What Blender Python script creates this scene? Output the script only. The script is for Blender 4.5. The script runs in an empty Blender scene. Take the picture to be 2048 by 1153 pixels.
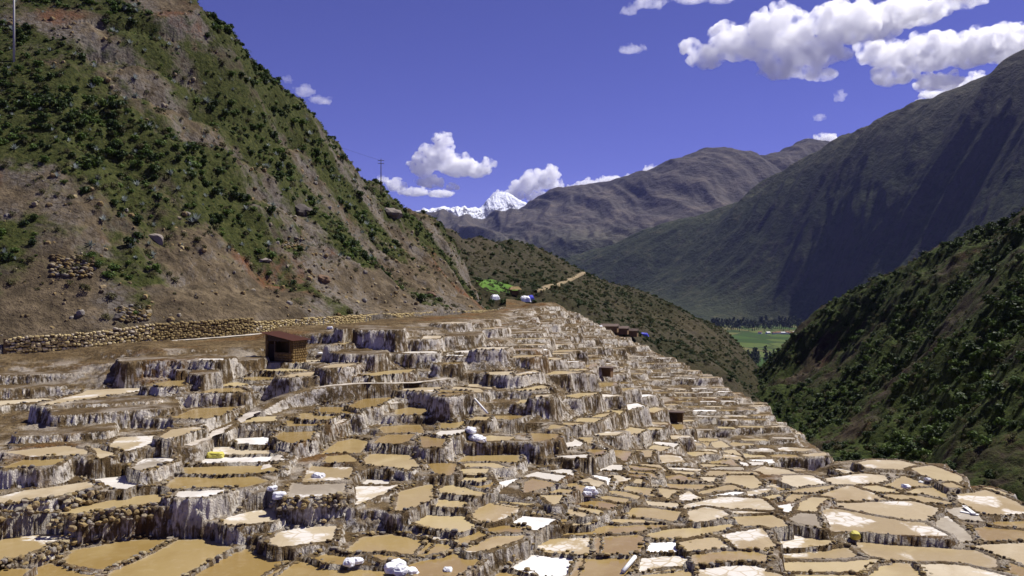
import bpy, bmesh, math, random
import numpy as np
from mathutils import Vector, Matrix

random.seed(7)
RNG = np.random.default_rng(11)
scene = bpy.context.scene
COL = scene.collection
R = math.radians

# ------------------------------------------------------------------ camera, sky, sun, exposure
cam_data = bpy.data.cameras.new("camera")
cam_data.lens = 28.0
cam_data.sensor_width = 36.0
cam_data.clip_start = 0.5
cam_data.clip_end = 120000.0
camera = bpy.data.objects.new("camera", cam_data)
camera.rotation_euler = (R(90), 0, 0)
COL.objects.link(camera)
scene.camera = camera

SUN_DIR = Vector((0.74, 0.42, 0.0)).normalized()
SUN_ELEV = R(56)
sun_vec = Vector((SUN_DIR.x * math.cos(SUN_ELEV), SUN_DIR.y * math.cos(SUN_ELEV), math.sin(SUN_ELEV)))
world = bpy.data.worlds.new("World")
scene.world = world
world.use_nodes = True
wn = world.node_tree
for n in list(wn.nodes):
    wn.nodes.remove(n)
sky = wn.nodes.new("ShaderNodeTexSky")
sky.sky_type = 'NISHITA'
sky.sun_disc = False
sky.sun_elevation = SUN_ELEV
sky.sun_rotation = math.atan2(sun_vec.x, sun_vec.y)
sky.altitude = 3200
sky.air_density = 0.9
sky.dust_density = 0.45
sky.ozone_density = 6.0
tint = wn.nodes.new("ShaderNodeMix")
tint.data_type = 'RGBA'
tint.blend_type = 'MULTIPLY'
tint.inputs[0].default_value = 1.0
tint.inputs[7].default_value = (1.08, 0.70, 1.30, 1)
bgn = wn.nodes.new("ShaderNodeBackground")
bgn.inputs[1].default_value = 0.054
wout = wn.nodes.new("ShaderNodeOutputWorld")
wn.links.new(sky.outputs[0], tint.inputs[6])
wn.links.new(tint.outputs[2], bgn.inputs[0])
wn.links.new(bgn.outputs[0], wout.inputs[0])

sun_data = bpy.data.lights.new("sun", 'SUN')
sun_data.energy = 4.6
sun_data.angle = R(0.5)
sun_data.color = (1.0, 0.965, 0.89)
sun = bpy.data.objects.new("sun", sun_data)
sun.rotation_euler = sun_vec.to_track_quat('Z', 'Y').to_euler()
COL.objects.link(sun)

scene.view_settings.view_transform = 'Standard'
scene.view_settings.look = 'None'
scene.view_settings.exposure = 0.55
scene.view_settings.gamma = 1.0
scene.cycles.max_bounces = 16
scene.cycles.diffuse_bounces = 2
scene.cycles.glossy_bounces = 2
scene.cycles.transmission_bounces = 2
scene.cycles.volume_bounces = 14
scene.cycles.transparent_max_bounces = 8
scene.cycles.use_denoising = True
scene.cycles.volume_step_rate = 1.0
scene.cycles.volume_max_steps = 256
scene.render.use_persistent_data = False

# ------------------------------------------------------------------ helpers: pixels of the survey -> places
FPX = 2048 * 28.0 / 36.0
HORIZON = 576.5
def place(px, py, depth):
    """a point seen at survey pixel (px, py) standing depth metres ahead"""
    return ((px - 1024.0) / FPX * depth, depth, -(py - HORIZON) / FPX * depth)

def tps_fit(P, z, lam=0.0):
    P = np.asarray(P, float); z = np.asarray(z, float)
    n = len(P); c = P.mean(0); s = P.std() + 1e-9
    Q = (P - c) / s
    d2 = ((Q[:, None] - Q[None]) ** 2).sum(-1)
    K = np.where(d2 > 0, 0.5 * d2 * np.log(d2 + 1e-20), 0) + lam * np.eye(n)
    A = np.zeros((n + 3, n + 3)); A[:n, :n] = K
    A[:n, n] = 1; A[:n, n + 1:] = Q; A[n, :n] = 1; A[n + 1:, :n] = Q.T
    w = np.linalg.solve(A, np.concatenate([z, np.zeros(3)]))
    return (Q, w, c, s)

def tps_eval(fit, X, Y):
    Q, w, c, s = fit
    sh = np.shape(X)
    x = (np.ravel(X) - c[0]) / s; y = (np.ravel(Y) - c[1]) / s
    out = np.empty_like(x)
    n = len(Q)
    for i in range(0, len(x), 20000):
        xs = x[i:i + 20000]; ys = y[i:i + 20000]
        d2 = (xs[:, None] - Q[None, :, 0]) ** 2 + (ys[:, None] - Q[None, :, 1]) ** 2 + 1e-20
        out[i:i + 20000] = (0.5 * d2 * np.log(d2)) @ w[:n] + w[n] + w[n + 1] * xs + w[n + 2] * ys
    return out.reshape(sh)

def _hash2(ix, iy, seed):
    h = (ix.astype(np.int64) * 374761393 + iy.astype(np.int64) * 668265263 + seed * 1442695041) & 0xFFFFFFFF
    h = ((h ^ (h >> 13)) * 1274126177) & 0xFFFFFFFF
    h = ((h ^ (h >> 15)) * 2246822519) & 0xFFFFFFFF
    return h ^ (h >> 16)

def gnoise(x, y, seed=0):
    """2-D gradient noise, about -1..1"""
    xi = np.floor(x); yi = np.floor(y); xf = x - xi; yf = y - yi
    xi = xi.astype(np.int64); yi = yi.astype(np.int64)
    u = xf * xf * xf * (xf * (xf * 6 - 15) + 10); v = yf * yf * yf * (yf * (yf * 6 - 15) + 10)
    def g(ix, iy, dx, dy):
        a = _hash2(ix, iy, seed).astype(np.float64) * (2 * math.pi / 4294967296.0)
        return np.cos(a) * dx + np.sin(a) * dy
    n00 = g(xi, yi, xf, yf); n10 = g(xi + 1, yi, xf - 1, yf)
    n01 = g(xi, yi + 1, xf, yf - 1); n11 = g(xi + 1, yi + 1, xf - 1, yf - 1)
    return 1.5 * ((n00 * (1 - u) + n10 * u) * (1 - v) + (n01 * (1 - u) + n11 * u) * v)

def fbm(x, y, octaves=4, seed=0, gain=0.5, lac=2.03):
    a = 1.0; t = 0; s = 0
    for k in range(octaves):
        t = t + a * gnoise(x, y, seed + 17 * k); s += a
        a *= gain; x = x * lac + 3.1; y = y * lac - 1.7
    return t / s

def ridged(x, y, octaves=4, seed=0, gain=0.5, lac=2.03):
    a = 1.0; t = 0; s = 0
    for k in range(octaves):
        t = t + a * (1 - 2 * np.abs(gnoise(x, y, seed + 17 * k))); s += a
        a *= gain; x = x * lac + 3.1; y = y * lac - 1.7
    return t / s

def smooth(a, b, x):
    t = np.clip((x - a) / (b - a), 0, 1)
    return t * t * (3 - 2 * t)

def grid_mesh(name, V, keep=None, attrs=None, smooth_shade=True):
    """V (rows, cols, 3) -> mesh; keep (rows-1, cols-1) tells which quads stay"""
    r, c, _ = V.shape
    idx = np.arange(r * c).reshape(r, c)
    quads = np.stack([idx[:-1, :-1], idx[:-1, 1:], idx[1:, 1:], idx[1:, :-1]], -1)
    quads = quads[keep] if keep is not None else quads.reshape(-1, 4)
    used = np.zeros(r * c, bool); used[quads.ravel()] = True
    remap = np.cumsum(used) - 1
    quads = remap[quads]
    P = V.reshape(-1, 3)[used].astype(np.float32)
    me = bpy.data.meshes.new(name)
    me.vertices.add(len(P)); me.vertices.foreach_set("co", P.ravel())
    me.loops.add(quads.size); me.loops.foreach_set("vertex_index", quads.ravel().astype(np.int32))
    me.polygons.add(len(quads))
    me.polygons.foreach_set("loop_start", np.arange(0, quads.size, 4, dtype=np.int32))
    me.polygons.foreach_set("loop_total", np.full(len(quads), 4, np.int32))
    me.update(calc_edges=True)
    if smooth_shade:
        me.polygons.foreach_set("use_smooth", np.ones(len(quads), bool))
    for k, a in (attrs or {}).items():
        at = me.attributes.new(k, 'FLOAT', 'POINT')
        at.data.foreach_set("value", np.ravel(a)[used].astype(np.float32))
    return me

def raw_mesh(name, verts, faces, smooth_shade=False):
    me = bpy.data.meshes.new(name)
    me.from_pydata([tuple(v) for v in verts], [], [tuple(f) for f in faces])
    me.update()
    if smooth_shade:
        me.polygons.foreach_set("use_smooth", np.ones(len(me.polygons), bool))
    return me

def add(name, mesh, mat=None, parent=None, label=None, cat=None, group=None, kind=None, loc=None, rotz=0, scale=None):
    o = bpy.data.objects.new(name, mesh)
    COL.objects.link(o)
    if mat is not None and mesh is not None and len(mesh.materials) == 0:
        mesh.materials.append(mat)
    if parent is not None: o.parent = parent
    if loc is not None: o.location = loc
    if rotz: o.rotation_euler = (0, 0, rotz)
    if scale is not None: o.scale = scale if hasattr(scale, '__len__') else (scale,) * 3
    if label: o["label"] = label
    if cat: o["category"] = cat
    if group: o["group"] = group
    if kind: o["kind"] = kind
    return o
# ------------------------------------------------------------------ materials
MAT = {}
class NB:
    """small node builder"""
    def __init__(self, name, rough=0.9, spec=0.2):
        self.m = bpy.data.materials.new(name); self.m.use_nodes = True
        self.t = self.m.node_tree; self.b = self.t.nodes["Principled BSDF"]
        self.b.inputs["Roughness"].default_value = rough
        self.b.inputs["Specular IOR Level"].default_value = spec
        self.geo = self.t.nodes.new("ShaderNodeNewGeometry")
        MAT[name] = self.m
    def n(self, kind, **kw):
        nd = self.t.nodes.new(kind)
        for k, v in kw.items(): setattr(nd, k, v)
        return nd
    def link(self, a, b): self.t.links.new(a, b)
    def setin(self, sock, v):
        if hasattr(v, 'is_output') or isinstance(v, bpy.types.NodeSocket): self.link(v, sock)
        elif hasattr(v, '__len__'): sock.default_value = (*v, 1) if len(v) == 3 and sock.type == 'RGBA' else v
        else: sock.default_value = v
    def pos(self, sx=1, sy=1, sz=1, src=None):
        mp = self.n("ShaderNodeVectorMath", operation='MULTIPLY')
        self.link(src or self.geo.outputs["Position"], mp.inputs[0]); mp.inputs[1].default_value = (sx, sy, sz)
        return mp.outputs[0]
    def objpos(self, sx=1, sy=1, sz=1, shift=True):
        tc = self.n("ShaderNodeTexCoord")
        v = self.pos(sx, sy, sz, tc.outputs["Object"])
        if shift:
            oi = self.n("ShaderNodeObjectInfo")
            ad = self.n("ShaderNodeVectorMath", operation='ADD'); self.link(v, ad.inputs[0])
            mu = self.math('MULTIPLY', oi.outputs["Random"], 57.0); self.link(mu, ad.inputs[1]); v = ad.outputs[0]
        return v
    def noise(self, vec, scale, detail=4, rough=0.55, dist=0.0):
        nd = self.n("ShaderNodeTexNoise"); self.link(vec, nd.inputs["Vector"])
        nd.inputs["Scale"].default_value = scale; nd.inputs["Detail"].default_value = detail
        nd.inputs["Roughness"].default_value = rough; nd.inputs["Distortion"].default_value = dist
        return nd.outputs["Fac"]
    def voro(self, vec, scale, feature='F1', out="Distance", rnd=1.0):
        nd = self.n("ShaderNodeTexVoronoi", feature=feature); self.link(vec, nd.inputs["Vector"])
        nd.inputs["Scale"].default_value = scale; nd.inputs["Randomness"].default_value = rnd
        return nd.outputs[out]
    def rng(self, v, a, b, c=0.0, d=1.0, smooth_step=True):
        nd = self.n("ShaderNodeMapRange", interpolation_type='SMOOTHSTEP' if smooth_step else 'LINEAR')
        self.setin(nd.inputs[0], v); nd.inputs[1].default_value = a; nd.inputs[2].default_value = b
        nd.inputs[3].default_value = c; nd.inputs[4].default_value = d
        return nd.outputs[0]
    def math(self, op, a, b=0.0):
        nd = self.n("ShaderNodeMath", operation=op); self.setin(nd.inputs[0], a); self.setin(nd.inputs[1], b)
        return nd.outputs[0]
    def mix(self, f, a, b, blend='MIX'):
        nd = self.n("ShaderNodeMix", data_type='RGBA', blend_type=blend)
        self.setin(nd.inputs[0], f); self.setin(nd.inputs[6], a); self.setin(nd.inputs[7], b)
        return nd.outputs[2]
    def ramp(self, f, *stops):
        nd = self.n("ShaderNodeValToRGB"); self.link(f, nd.inputs[0])
        e = nd.color_ramp.elements
        while len(e) < len(stops): e.new(0.5)
        for el, (p, c) in zip(e, stops): el.position = p; el.color = (*c, 1)
        return nd.outputs[0]
    def nz(self):
        s = self.n("ShaderNodeSeparateXYZ"); self.link(self.geo.outputs["True Normal"], s.inputs[0]); return s.outputs[2]
    def z(self):
        s = self.n("ShaderNodeSeparateXYZ"); self.link(self.geo.outputs["Position"], s.inputs[0]); return s.outputs[2]
    def attr(self, name):
        a = self.n("ShaderNodeAttribute"); a.attribute_name = name; return a.outputs["Fac"]
    def objrand(self):
        return self.n("ShaderNodeObjectInfo").outputs["Random"]
    def island(self):
        return self.geo.outputs["Random Per Island"]
    def bump(self, h, strength=0.5, dist=0.1):
        nd = self.n("ShaderNodeBump"); nd.inputs["Strength"].default_value = strength; nd.inputs["Distance"].default_value = dist
        self.link(h, nd.inputs["Height"]); self.link(nd.outputs[0], self.b.inputs["Normal"])
    def color(self, c): self.setin(self.b.inputs["Base Color"], c)

# --- terraces: brown mud, white salt drips on every riser
k = NB("terrace", 0.92, 0.15)
P = k.pos()
big = k.noise(P, 0.07, 3); med = k.noise(P, 0.5, 5, 0.6); fine = k.noise(P, 3.0, 5, 0.65)
earth = k.ramp(med, (0.28, (0.055, 0.035, 0.015)), (0.50, (0.145, 0.096, 0.043)), (0.74, (0.27, 0.198, 0.105)))
rust = k.rng(k.noise(P, 0.11, 3), 0.56, 0.70)
earth = k.mix(k.math('MULTIPLY', rust, 0.75), earth, (0.17, 0.078, 0.020))
earth = k.mix(k.rng(fine, 0.35, 0.7), earth, k.mix(0.55, earth, (0.03, 0.02, 0.01)))
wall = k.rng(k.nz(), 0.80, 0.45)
streak = k.math('ADD', k.math('MULTIPLY', k.noise(k.pos(1, 1, 0.14), 2.1, 4, 0.6, 0.3), 0.55), k.math('MULTIPLY', k.noise(k.pos(1, 1, 0.11), 6.5, 3, 0.6, 0.2), 0.45))
clump = k.noise(k.pos(1, 1, 0.6), 0.32, 3)
blot = k.noise(P, 1.6, 4, 0.6)
amount = k.math('ADD', k.math('ADD', streak, k.math('MULTIPLY', k.math('SUBTRACT', clump, 0.5), 0.75)), k.math('MULTIPLY', k.math('SUBTRACT', blot, 0.5), 0.55))
drip = k.rng(amount, 0.40, 0.60)
salt = k.mix(k.noise(k.pos(1, 1, 0.3), 7, 3), (0.36, 0.305, 0.225), (0.78, 0.735, 0.66))
salt = k.mix(k.rng(k.noise(P, 0.9, 4, 0.6), 0.52, 0.68, 0, 0.6), salt, (0.28, 0.185, 0.085))
saltm = k.math('MULTIPLY', k.math('MULTIPLY', wall, drip), 0.97)
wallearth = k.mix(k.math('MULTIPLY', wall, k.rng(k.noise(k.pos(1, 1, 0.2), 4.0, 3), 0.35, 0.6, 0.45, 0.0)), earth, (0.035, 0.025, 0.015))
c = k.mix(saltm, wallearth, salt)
dust = k.math('MULTIPLY', k.rng(k.noise(P, 0.35, 5, 0.65), 0.45, 0.64), k.rng(k.attr("pond"), 5.0, 0.6))
dust = k.math('MULTIPLY', dust, k.rng(k.nz(), 0.5, 0.85))
c = k.mix(k.math('MULTIPLY', dust, 0.78), c, (0.45, 0.395, 0.325))
wet = k.math('MULTIPLY', k.rng(k.attr("pond"), 0.32, 0.05), 0.35)
c = k.mix(wet, c, (0.07, 0.040, 0.014))
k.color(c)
hh = k.math('ADD', k.math('MULTIPLY', streak, 0.6), k.math('MULTIPLY', k.noise(P, 6, 4, 0.7), 0.6))
k.bump(hh, 1.0, 0.34)

# --- left hillside
def hill_mat(name, soils, greens, veg_lo, veg_hi, sc=1.0, rust_col=None, bumpd=0.6, rock=(0.17, 0.15, 0.13)):
    k = NB(name, 0.95, 0.1)
    P = k.pos()
    n1 = k.noise(P, 0.045 * sc, 5, 0.6); n2 = k.noise(P, 0.35 * sc, 6, 0.65); n3 = k.noise(P, 1.6 * sc, 4, 0.7)
    soil = k.ramp(n2, (0.30, soils[0]), (0.5, soils[1]), (0.72, soils[2]))
    if rust_col:
        soil = k.mix(k.rng(k.noise(P, 0.05 * sc, 3, 0.5, 0.6), 0.56, 0.64, 0, 0.85), soil, rust_col)
    steep = k.rng(k.nz(), 0.62, 0.35)
    soil = k.mix(k.math('MULTIPLY', steep, k.rng(n2, 0.35, 0.6)), soil, rock)
    soil = k.mix(k.math('MULTIPLY', k.rng(n1, 0.48, 0.60), k.rng(k.voro(P, 0.9 * sc, 'DISTANCE_TO_EDGE'), 0.02, 0.16, 0.2, 0.75)), soil, rock)
    soil = k.mix(k.rng(n3, 0.55, 0.3, 0, 0.6), soil, (0.03, 0.022, 0.014))
    green = k.ramp(n3, (0.30, greens[0]), (0.55, greens[1]), (0.8, greens[2]))
    v = k.math('ADD', k.math('MULTIPLY', k.attr("veg"), 1.0), k.math('MULTIPLY', k.math('SUBTRACT', n2, 0.5), 1.3))
    c = k.mix(k.rng(v, veg_lo, veg_hi), soil, green)
    k.color(c)
    k.bump(k.math('ADD', n2, k.math('MULTIPLY', n3, 0.5)), 1.0, bumpd)
    return k
hill_mat("hill_left", [(0.040, 0.031, 0.020), (0.104, 0.078, 0.047), (0.200, 0.152, 0.095)], [(0.014, 0.020, 0.005), (0.048, 0.054, 0.014), (0.100, 0.092, 0.032)], 0.34, 0.66, 1.0, (0.14, 0.060, 0.028))
hill_mat("hill_spur", [(0.026, 0.021, 0.012), (0.060, 0.050, 0.027), (0.11, 0.086, 0.047)], [(0.008, 0.010, 0.004), (0.032, 0.031, 0.013), (0.075, 0.066, 0.028)], 0.3, 0.75, 0.8, None, 0.8, (0.08, 0.066, 0.05))
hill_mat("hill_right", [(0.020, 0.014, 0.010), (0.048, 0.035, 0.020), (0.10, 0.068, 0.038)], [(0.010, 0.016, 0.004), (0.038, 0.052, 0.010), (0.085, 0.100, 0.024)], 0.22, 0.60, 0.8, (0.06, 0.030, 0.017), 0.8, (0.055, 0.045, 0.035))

k = NB("mount_near", 0.95, 0.08)
P = k.pos()
n1 = k.noise(P, 0.0016, 5, 0.6); n2 = k.noise(P, 0.010, 6, 0.65); n3 = k.noise(P, 0.05, 5, 0.7)
c = k.ramp(n2, (0.3, (0.020, 0.028, 0.014)), (0.55, (0.046, 0.054, 0.026)), (0.75, (0.085, 0.078, 0.042)))
c = k.mix(k.rng(k.z(), 350, 1100, 0, 0.7), c, k.ramp(n2, (0.3, (0.045, 0.040, 0.034)), (0.7, (0.11, 0.095, 0.075))))
c = k.mix(k.rng(n3, 0.6, 0.35, 0, 0.6), c, (0.014, 0.017, 0.010))
c = k.mix(k.math('MULTIPLY', k.rng(k.nz(), 0.62, 0.42), 0.7), c, (0.055, 0.045, 0.045))
k.color(c); k.bump(k.math('ADD', n2, k.math('MULTIPLY', n3, 0.35)), 1.0, 22.0)

k = NB("mount_far", 0.95, 0.08)
P = k.pos()
n2 = k.noise(P, 0.004, 6, 0.62); n3 = k.noise(P, 0.02, 5, 0.7)
c = k.ramp(n2, (0.3, (0.050, 0.047, 0.046)), (0.55, (0.092, 0.080, 0.070)), (0.75, (0.15, 0.125, 0.10)))
c = k.mix(k.rng(k.z(), 600, 150, 0, 0.8), c, k.ramp(n2, (0.3, (0.045, 0.055, 0.03)), (0.7, (0.10, 0.10, 0.055))))
c = k.mix(k.rng(n3, 0.6, 0.35, 0, 0.45), c, (0.03, 0.028, 0.03))
c = k.mix(k.math('MULTIPLY', k.rng(k.z(), 1430, 1560), k.rng(n3, 0.50, 0.60)), c, (0.75, 0.77, 0.8))
k.color(c); k.bump(k.math('ADD', n2, k.math('MULTIPLY', n3, 0.35)), 1.0, 50.0)

k = NB("snow_rock", 0.8, 0.2)
P = k.pos()
n2 = k.noise(P, 0.0022, 6, 0.65, 0.4); n3 = k.noise(P, 0.010, 5, 0.7)
rockc = k.ramp(n3, (0.35, (0.05, 0.05, 0.06)), (0.7, (0.17, 0.16, 0.16)))
v = k.math('ADD', n2, k.math('MULTIPLY', k.math('SUBTRACT', k.nz(), 0.6), 0.55))
v = k.math('ADD', v, k.rng(k.z(), 1500, 2050, -0.10, 0.16))
v = k.math('ADD', v, k.math('MULTIPLY', k.math('SUBTRACT', n3, 0.5), 0.5))
c = k.mix(k.rng(v, 0.56, 0.66), rockc, (0.86, 0.88, 0.92))
k.color(c); k.bump(k.math('ADD', n2, k.math('MULTIPLY', n3, 0.4)), 1.0, 120.0)

k = NB("valley", 0.95, 0.1)
P = k.pos()
cell = k.voro(k.pos(1, 0.45, 1), 0.011, 'F1', "Color")
fc = k.n("ShaderNodeSeparateColor"); k.link(cell, fc.inputs[0])
c = k.ramp(fc.outputs[0], (0.0, (0.022, 0.050, 0.010)), (0.35, (0.048, 0.090, 0.017)), (0.65, (0.085, 0.115, 0.026)), (1.0, (0.13, 0.115, 0.045)))
edge = k.voro(k.pos(1, 0.45, 1), 0.011, 'DISTANCE_TO_EDGE')
c = k.mix(k.rng(edge, 0.055, 0.02), c, (0.03, 0.045, 0.012))
c = k.mix(k.rng(k.noise(P, 0.05, 5, 0.7), 0.6, 0.35, 0, 0.5), c, (0.03, 0.05, 0.012))
k.color(c)

# --- pond surfaces
def pond_mat(name, a, b, rough, crust=0.0, crust_col=(0.80, 0.785, 0.76), cracks=0.0, spec=0.35, silt=0.25):
    k = NB(name, rough, spec)
    P = k.objpos()
    n1 = k.noise(P, 0.35, 4, 0.55, 0.5); n2 = k.noise(P, 2.2, 5, 0.65)
    oi = k.objrand()
    c = k.mix(k.rng(k.math('ADD', n1, k.math('MULTIPLY', k.math('SUBTRACT', oi, 0.5), 0.45)), 0.30, 0.72), a, b)
    c = k.mix(k.rng(n2, 0.5, 0.8, 0, silt), c, k.mix(0.5, b, (0.62, 0.53, 0.40)))
    if cracks:
        e = k.voro(P, 1.15, 'DISTANCE_TO_EDGE')
        c = k.mix(k.rng(e, 0.055, 0.015, 0, cracks), c, k.mix(0.6, a, (0.10, 0.075, 0.045)))
    eg = k.math('ADD', k.attr("edge"), k.math('MULTIPLY', k.math('SUBTRACT', n2, 0.5), 0.9))
    c = k.mix(k.rng(eg, 0.45, 1.05, 0, 0.65), c, k.mix(n2, (0.25, 0.185, 0.10), (0.48, 0.425, 0.34)))
    r = None
    if crust:
        pv = k.noise(P, 0.30, 3, 0.5, 0.4); pl = k.voro(P, 1.25, 'DISTANCE_TO_EDGE')
        v = k.math('ADD', pv, k.math('MULTIPLY', k.math('SUBTRACT', k.noise(P, 3.0, 4, 0.7), 0.5), 0.16))
        mask = k.math('MULTIPLY', k.rng(v, 0.65 - crust, 0.73 - crust), k.rng(pl, 0.02, 0.07, 0.25, 1.0))
        c = k.mix(mask, c, k.mix(k.noise(P, 4, 3), k.mix(0.35, crust_col, a), crust_col))
        r = k.rng(mask, 0, 1, rough, 0.9, False)
    k.color(c)
    if r is not None: k.link(r, k.b.inputs["Roughness"])
    k.bump(n2, 0.25, 0.03)
CR = (0.63, 0.60, 0.56)
pond_mat("pond_o", (0.268, 0.180, 0.062), (0.335, 0.243, 0.102), 0.20)
pond_mat("pond_t", (0.345, 0.258, 0.120), (0.435, 0.345, 0.180), 0.35)
pond_mat("pond_p", (0.34, 0.262, 0.150), (0.455, 0.380, 0.260), 0.6, 0.10, CR, cracks=0.12)
pond_mat("pond_w", (0.50, 0.46, 0.405), (0.70, 0.68, 0.655), 0.9, cracks=0.10, silt=0.1)
pond_mat("pond_W", (0.80, 0.80, 0.81), (0.85, 0.85, 0.85), 0.9, silt=0.05)
pond_mat("pond_c", (0.315, 0.235, 0.118), (0.40, 0.310, 0.168), 0.4, 0.145, CR, cracks=0.12)
pond_mat("pond_s", (0.33, 0.240, 0.108), (0.42, 0.325, 0.175), 0.32, 0.11, CR)
pond_mat("pond_g", (0.24, 0.200, 0.150), (0.36, 0.315, 0.25), 0.95, 0.10, CR, cracks=0.08)

def plain(name, a, b, rough=0.9, scale=3.0, spec=0.2, rand=True, bumpd=0.02, metal=0.0):
    k = NB(name, rough, spec)
    P = k.objpos()
    f = k.noise(P, scale, 5, 0.65)
    if rand: f = k.math('ADD', k.math('MULTIPLY', f, 0.6), k.math('MULTIPLY', k.objrand(), 0.4))
    c = k.mix(k.rng(f, 0.3, 0.72), a, b)
    k.color(c); k.b.inputs["Metallic"].default_value = metal
    k.bump(k.noise(P, scale * 3, 4, 0.7), 0.5, bumpd)
    return k
k = NB("rim_stone", 0.9, 0.2)
f = k.island()
c = k.ramp(f, (0.0, (0.055, 0.040, 0.022)), (0.35, (0.13, 0.088, 0.036)), (0.6, (0.22, 0.155, 0.055)), (0.8, (0.17, 0.16, 0.15)), (1.0, (0.30, 0.23, 0.12)))
c = k.mix(k.rng(k.noise(k.pos(), 7, 4, 0.7), 0.55, 0.75, 0, 0.45), c, (0.45, 0.41, 0.35))
k.color(c); k.bump(k.noise(k.pos(), 9, 4), 0.6, 0.05)
k = NB("stone", 0.9, 0.2)
c = k.ramp(k.objrand(), (0.0, (0.075, 0.055, 0.030)), (0.3, (0.18, 0.125, 0.050)), (0.6, (0.27, 0.195, 0.085)), (0.82, (0.20, 0.185, 0.17)), (1.0, (0.33, 0.26, 0.13)))
c = k.mix(k.rng(k.noise(k.pos(), 5, 5, 0.7), 0.5, 0.72, 0, 0.5), c, (0.40, 0.34, 0.25))
k.color(c); k.bump(k.noise(k.pos(), 8, 5), 0.7, 0.06)
k = NB("wall_stone", 0.9, 0.2)
c = k.ramp(k.objrand(), (0.0, (0.26, 0.195, 0.085)), (0.4, (0.42, 0.330, 0.155)), (0.75, (0.52, 0.425, 0.225)), (1.0, (0.44, 0.39, 0.31)))
c = k.mix(k.rng(k.noise(k.pos(), 3, 5, 0.7), 0.45, 0.72, 0, 0.5), c, (0.17, 0.11, 0.045))
k.color(c); k.bump(k.noise(k.pos(), 6, 5), 0.7, 0.08)
plain("mortar", (0.06, 0.04, 0.02), (0.15, 0.10, 0.05), 0.95, 2.0)
plain("path", (0.33, 0.28, 0.22), (0.55, 0.50, 0.44), 0.95, 0.8, rand=False)
plain("dirt_path", (0.20, 0.15, 0.085), (0.30, 0.235, 0.14), 0.95, 0.1, rand=False)
plain("rust_roof", (0.036, 0.016, 0.012), (0.095, 0.036, 0.023), 0.75, 1.2)
plain("timber", (0.045, 0.03, 0.018), (0.11, 0.075, 0.045), 0.85, 3)
plain("dark_wood", (0.02, 0.014, 0.010), (0.05, 0.033, 0.02), 0.9, 2)
plain("adobe", (0.17, 0.10, 0.05), (0.27, 0.175, 0.09), 0.95, 1.5)
plain("shed_stone", (0.085, 0.05, 0.018), (0.20, 0.13, 0.05), 0.95, 2.5)
plain("sack", (0.62, 0.62, 0.64), (0.82, 0.82, 0.83), 0.55, 2.0, 0.4, bumpd=0.06)
plain("yellow_sack", (0.40, 0.34, 0.04), (0.55, 0.50, 0.10), 0.6, 2.0, 0.3)
plain("blue_tarp", (0.05, 0.06, 0.55), (0.12, 0.13, 0.75), 0.5, 0.6, 0.4)
plain("white_tarp", (0.70, 0.71, 0.75), (0.84, 0.84, 0.86), 0.6, 0.6, 0.3)
plain("white_plastic", (0.72, 0.71, 0.68), (0.82, 0.81, 0.78), 0.5, 2.0, 0.4)
plain("pole_concrete", (0.30, 0.29, 0.27), (0.44, 0.43, 0.40), 0.85, 1.5)
plain("pole_wood", (0.06, 0.045, 0.03), (0.13, 0.10, 0.07), 0.85, 1.5)
plain("cable", (0.02, 0.02, 0.02), (0.04, 0.04, 0.04), 0.6, 1.0)
plain("brown_roof", (0.075, 0.050, 0.040), (0.15, 0.11, 0.09), 0.85, 0.6)
plain("thatch", (0.19, 0.13, 0.06), (0.30, 0.22, 0.11), 0.95, 1.5)
plain("boulder", (0.10, 0.085, 0.075), (0.24, 0.205, 0.175), 0.95, 0.5, bumpd=0.15)
plain("brown_rock", (0.09, 0.055, 0.035), (0.22, 0.14, 0.085), 0.95, 0.5, bumpd=0.15)
plain("plaster", (0.55, 0.52, 0.47), (0.75, 0.73, 0.69), 0.9, 0.2)
plain("roof_tile", (0.14, 0.06, 0.035), (0.25, 0.12, 0.07), 0.9, 0.2)
plain("grass_green", (0.045, 0.10, 0.012), (0.10, 0.19, 0.025), 0.95, 0.35, rand=False)
plain("trunk", (0.05, 0.035, 0.022), (0.11, 0.085, 0.055), 0.9, 1.0)
plain("window_dark", (0.008, 0.008, 0.008), (0.015, 0.014, 0.013), 0.3, 1.0)

def leaf_mat(name, a, b, c2, rough=0.65):
    k = NB(name, rough, 0.25)
    f = k.math('ADD', k.math('MULTIPLY', k.island(), 0.5), k.math('MULTIPLY', k.objrand(), 0.5))
    c = k.ramp(f, (0.1, a), (0.5, b), (0.9, c2))
    k.color(c)
    tr = k.n("ShaderNodeBsdfTranslucent"); k.link(c, tr.inputs[0])
    mx = k.n("ShaderNodeMixShader"); mx.inputs[0].default_value = 0.25
    k.link(k.b.outputs[0], mx.inputs[1]); k.link(tr.outputs[0], mx.inputs[2])
    k.link(mx.outputs[0], k.t.nodes["Material Output"].inputs[0])
leaf_mat("leaf_dark", (0.016, 0.030, 0.007), (0.034, 0.060, 0.012), (0.060, 0.090, 0.020))
leaf_mat("leaf_bright", (0.040, 0.075, 0.010), (0.075, 0.125, 0.018), (0.12, 0.17, 0.03))
leaf_mat("leaf_olive", (0.050, 0.050, 0.018), (0.090, 0.085, 0.030), (0.14, 0.125, 0.05))
leaf_mat("leaf_agave", (0.16, 0.19, 0.165), (0.27, 0.31, 0.28), (0.42, 0.46, 0.43), 0.45)
leaf_mat("leaf_tree", (0.010, 0.018, 0.006), (0.020, 0.034, 0.010), (0.035, 0.052, 0.016))
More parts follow.
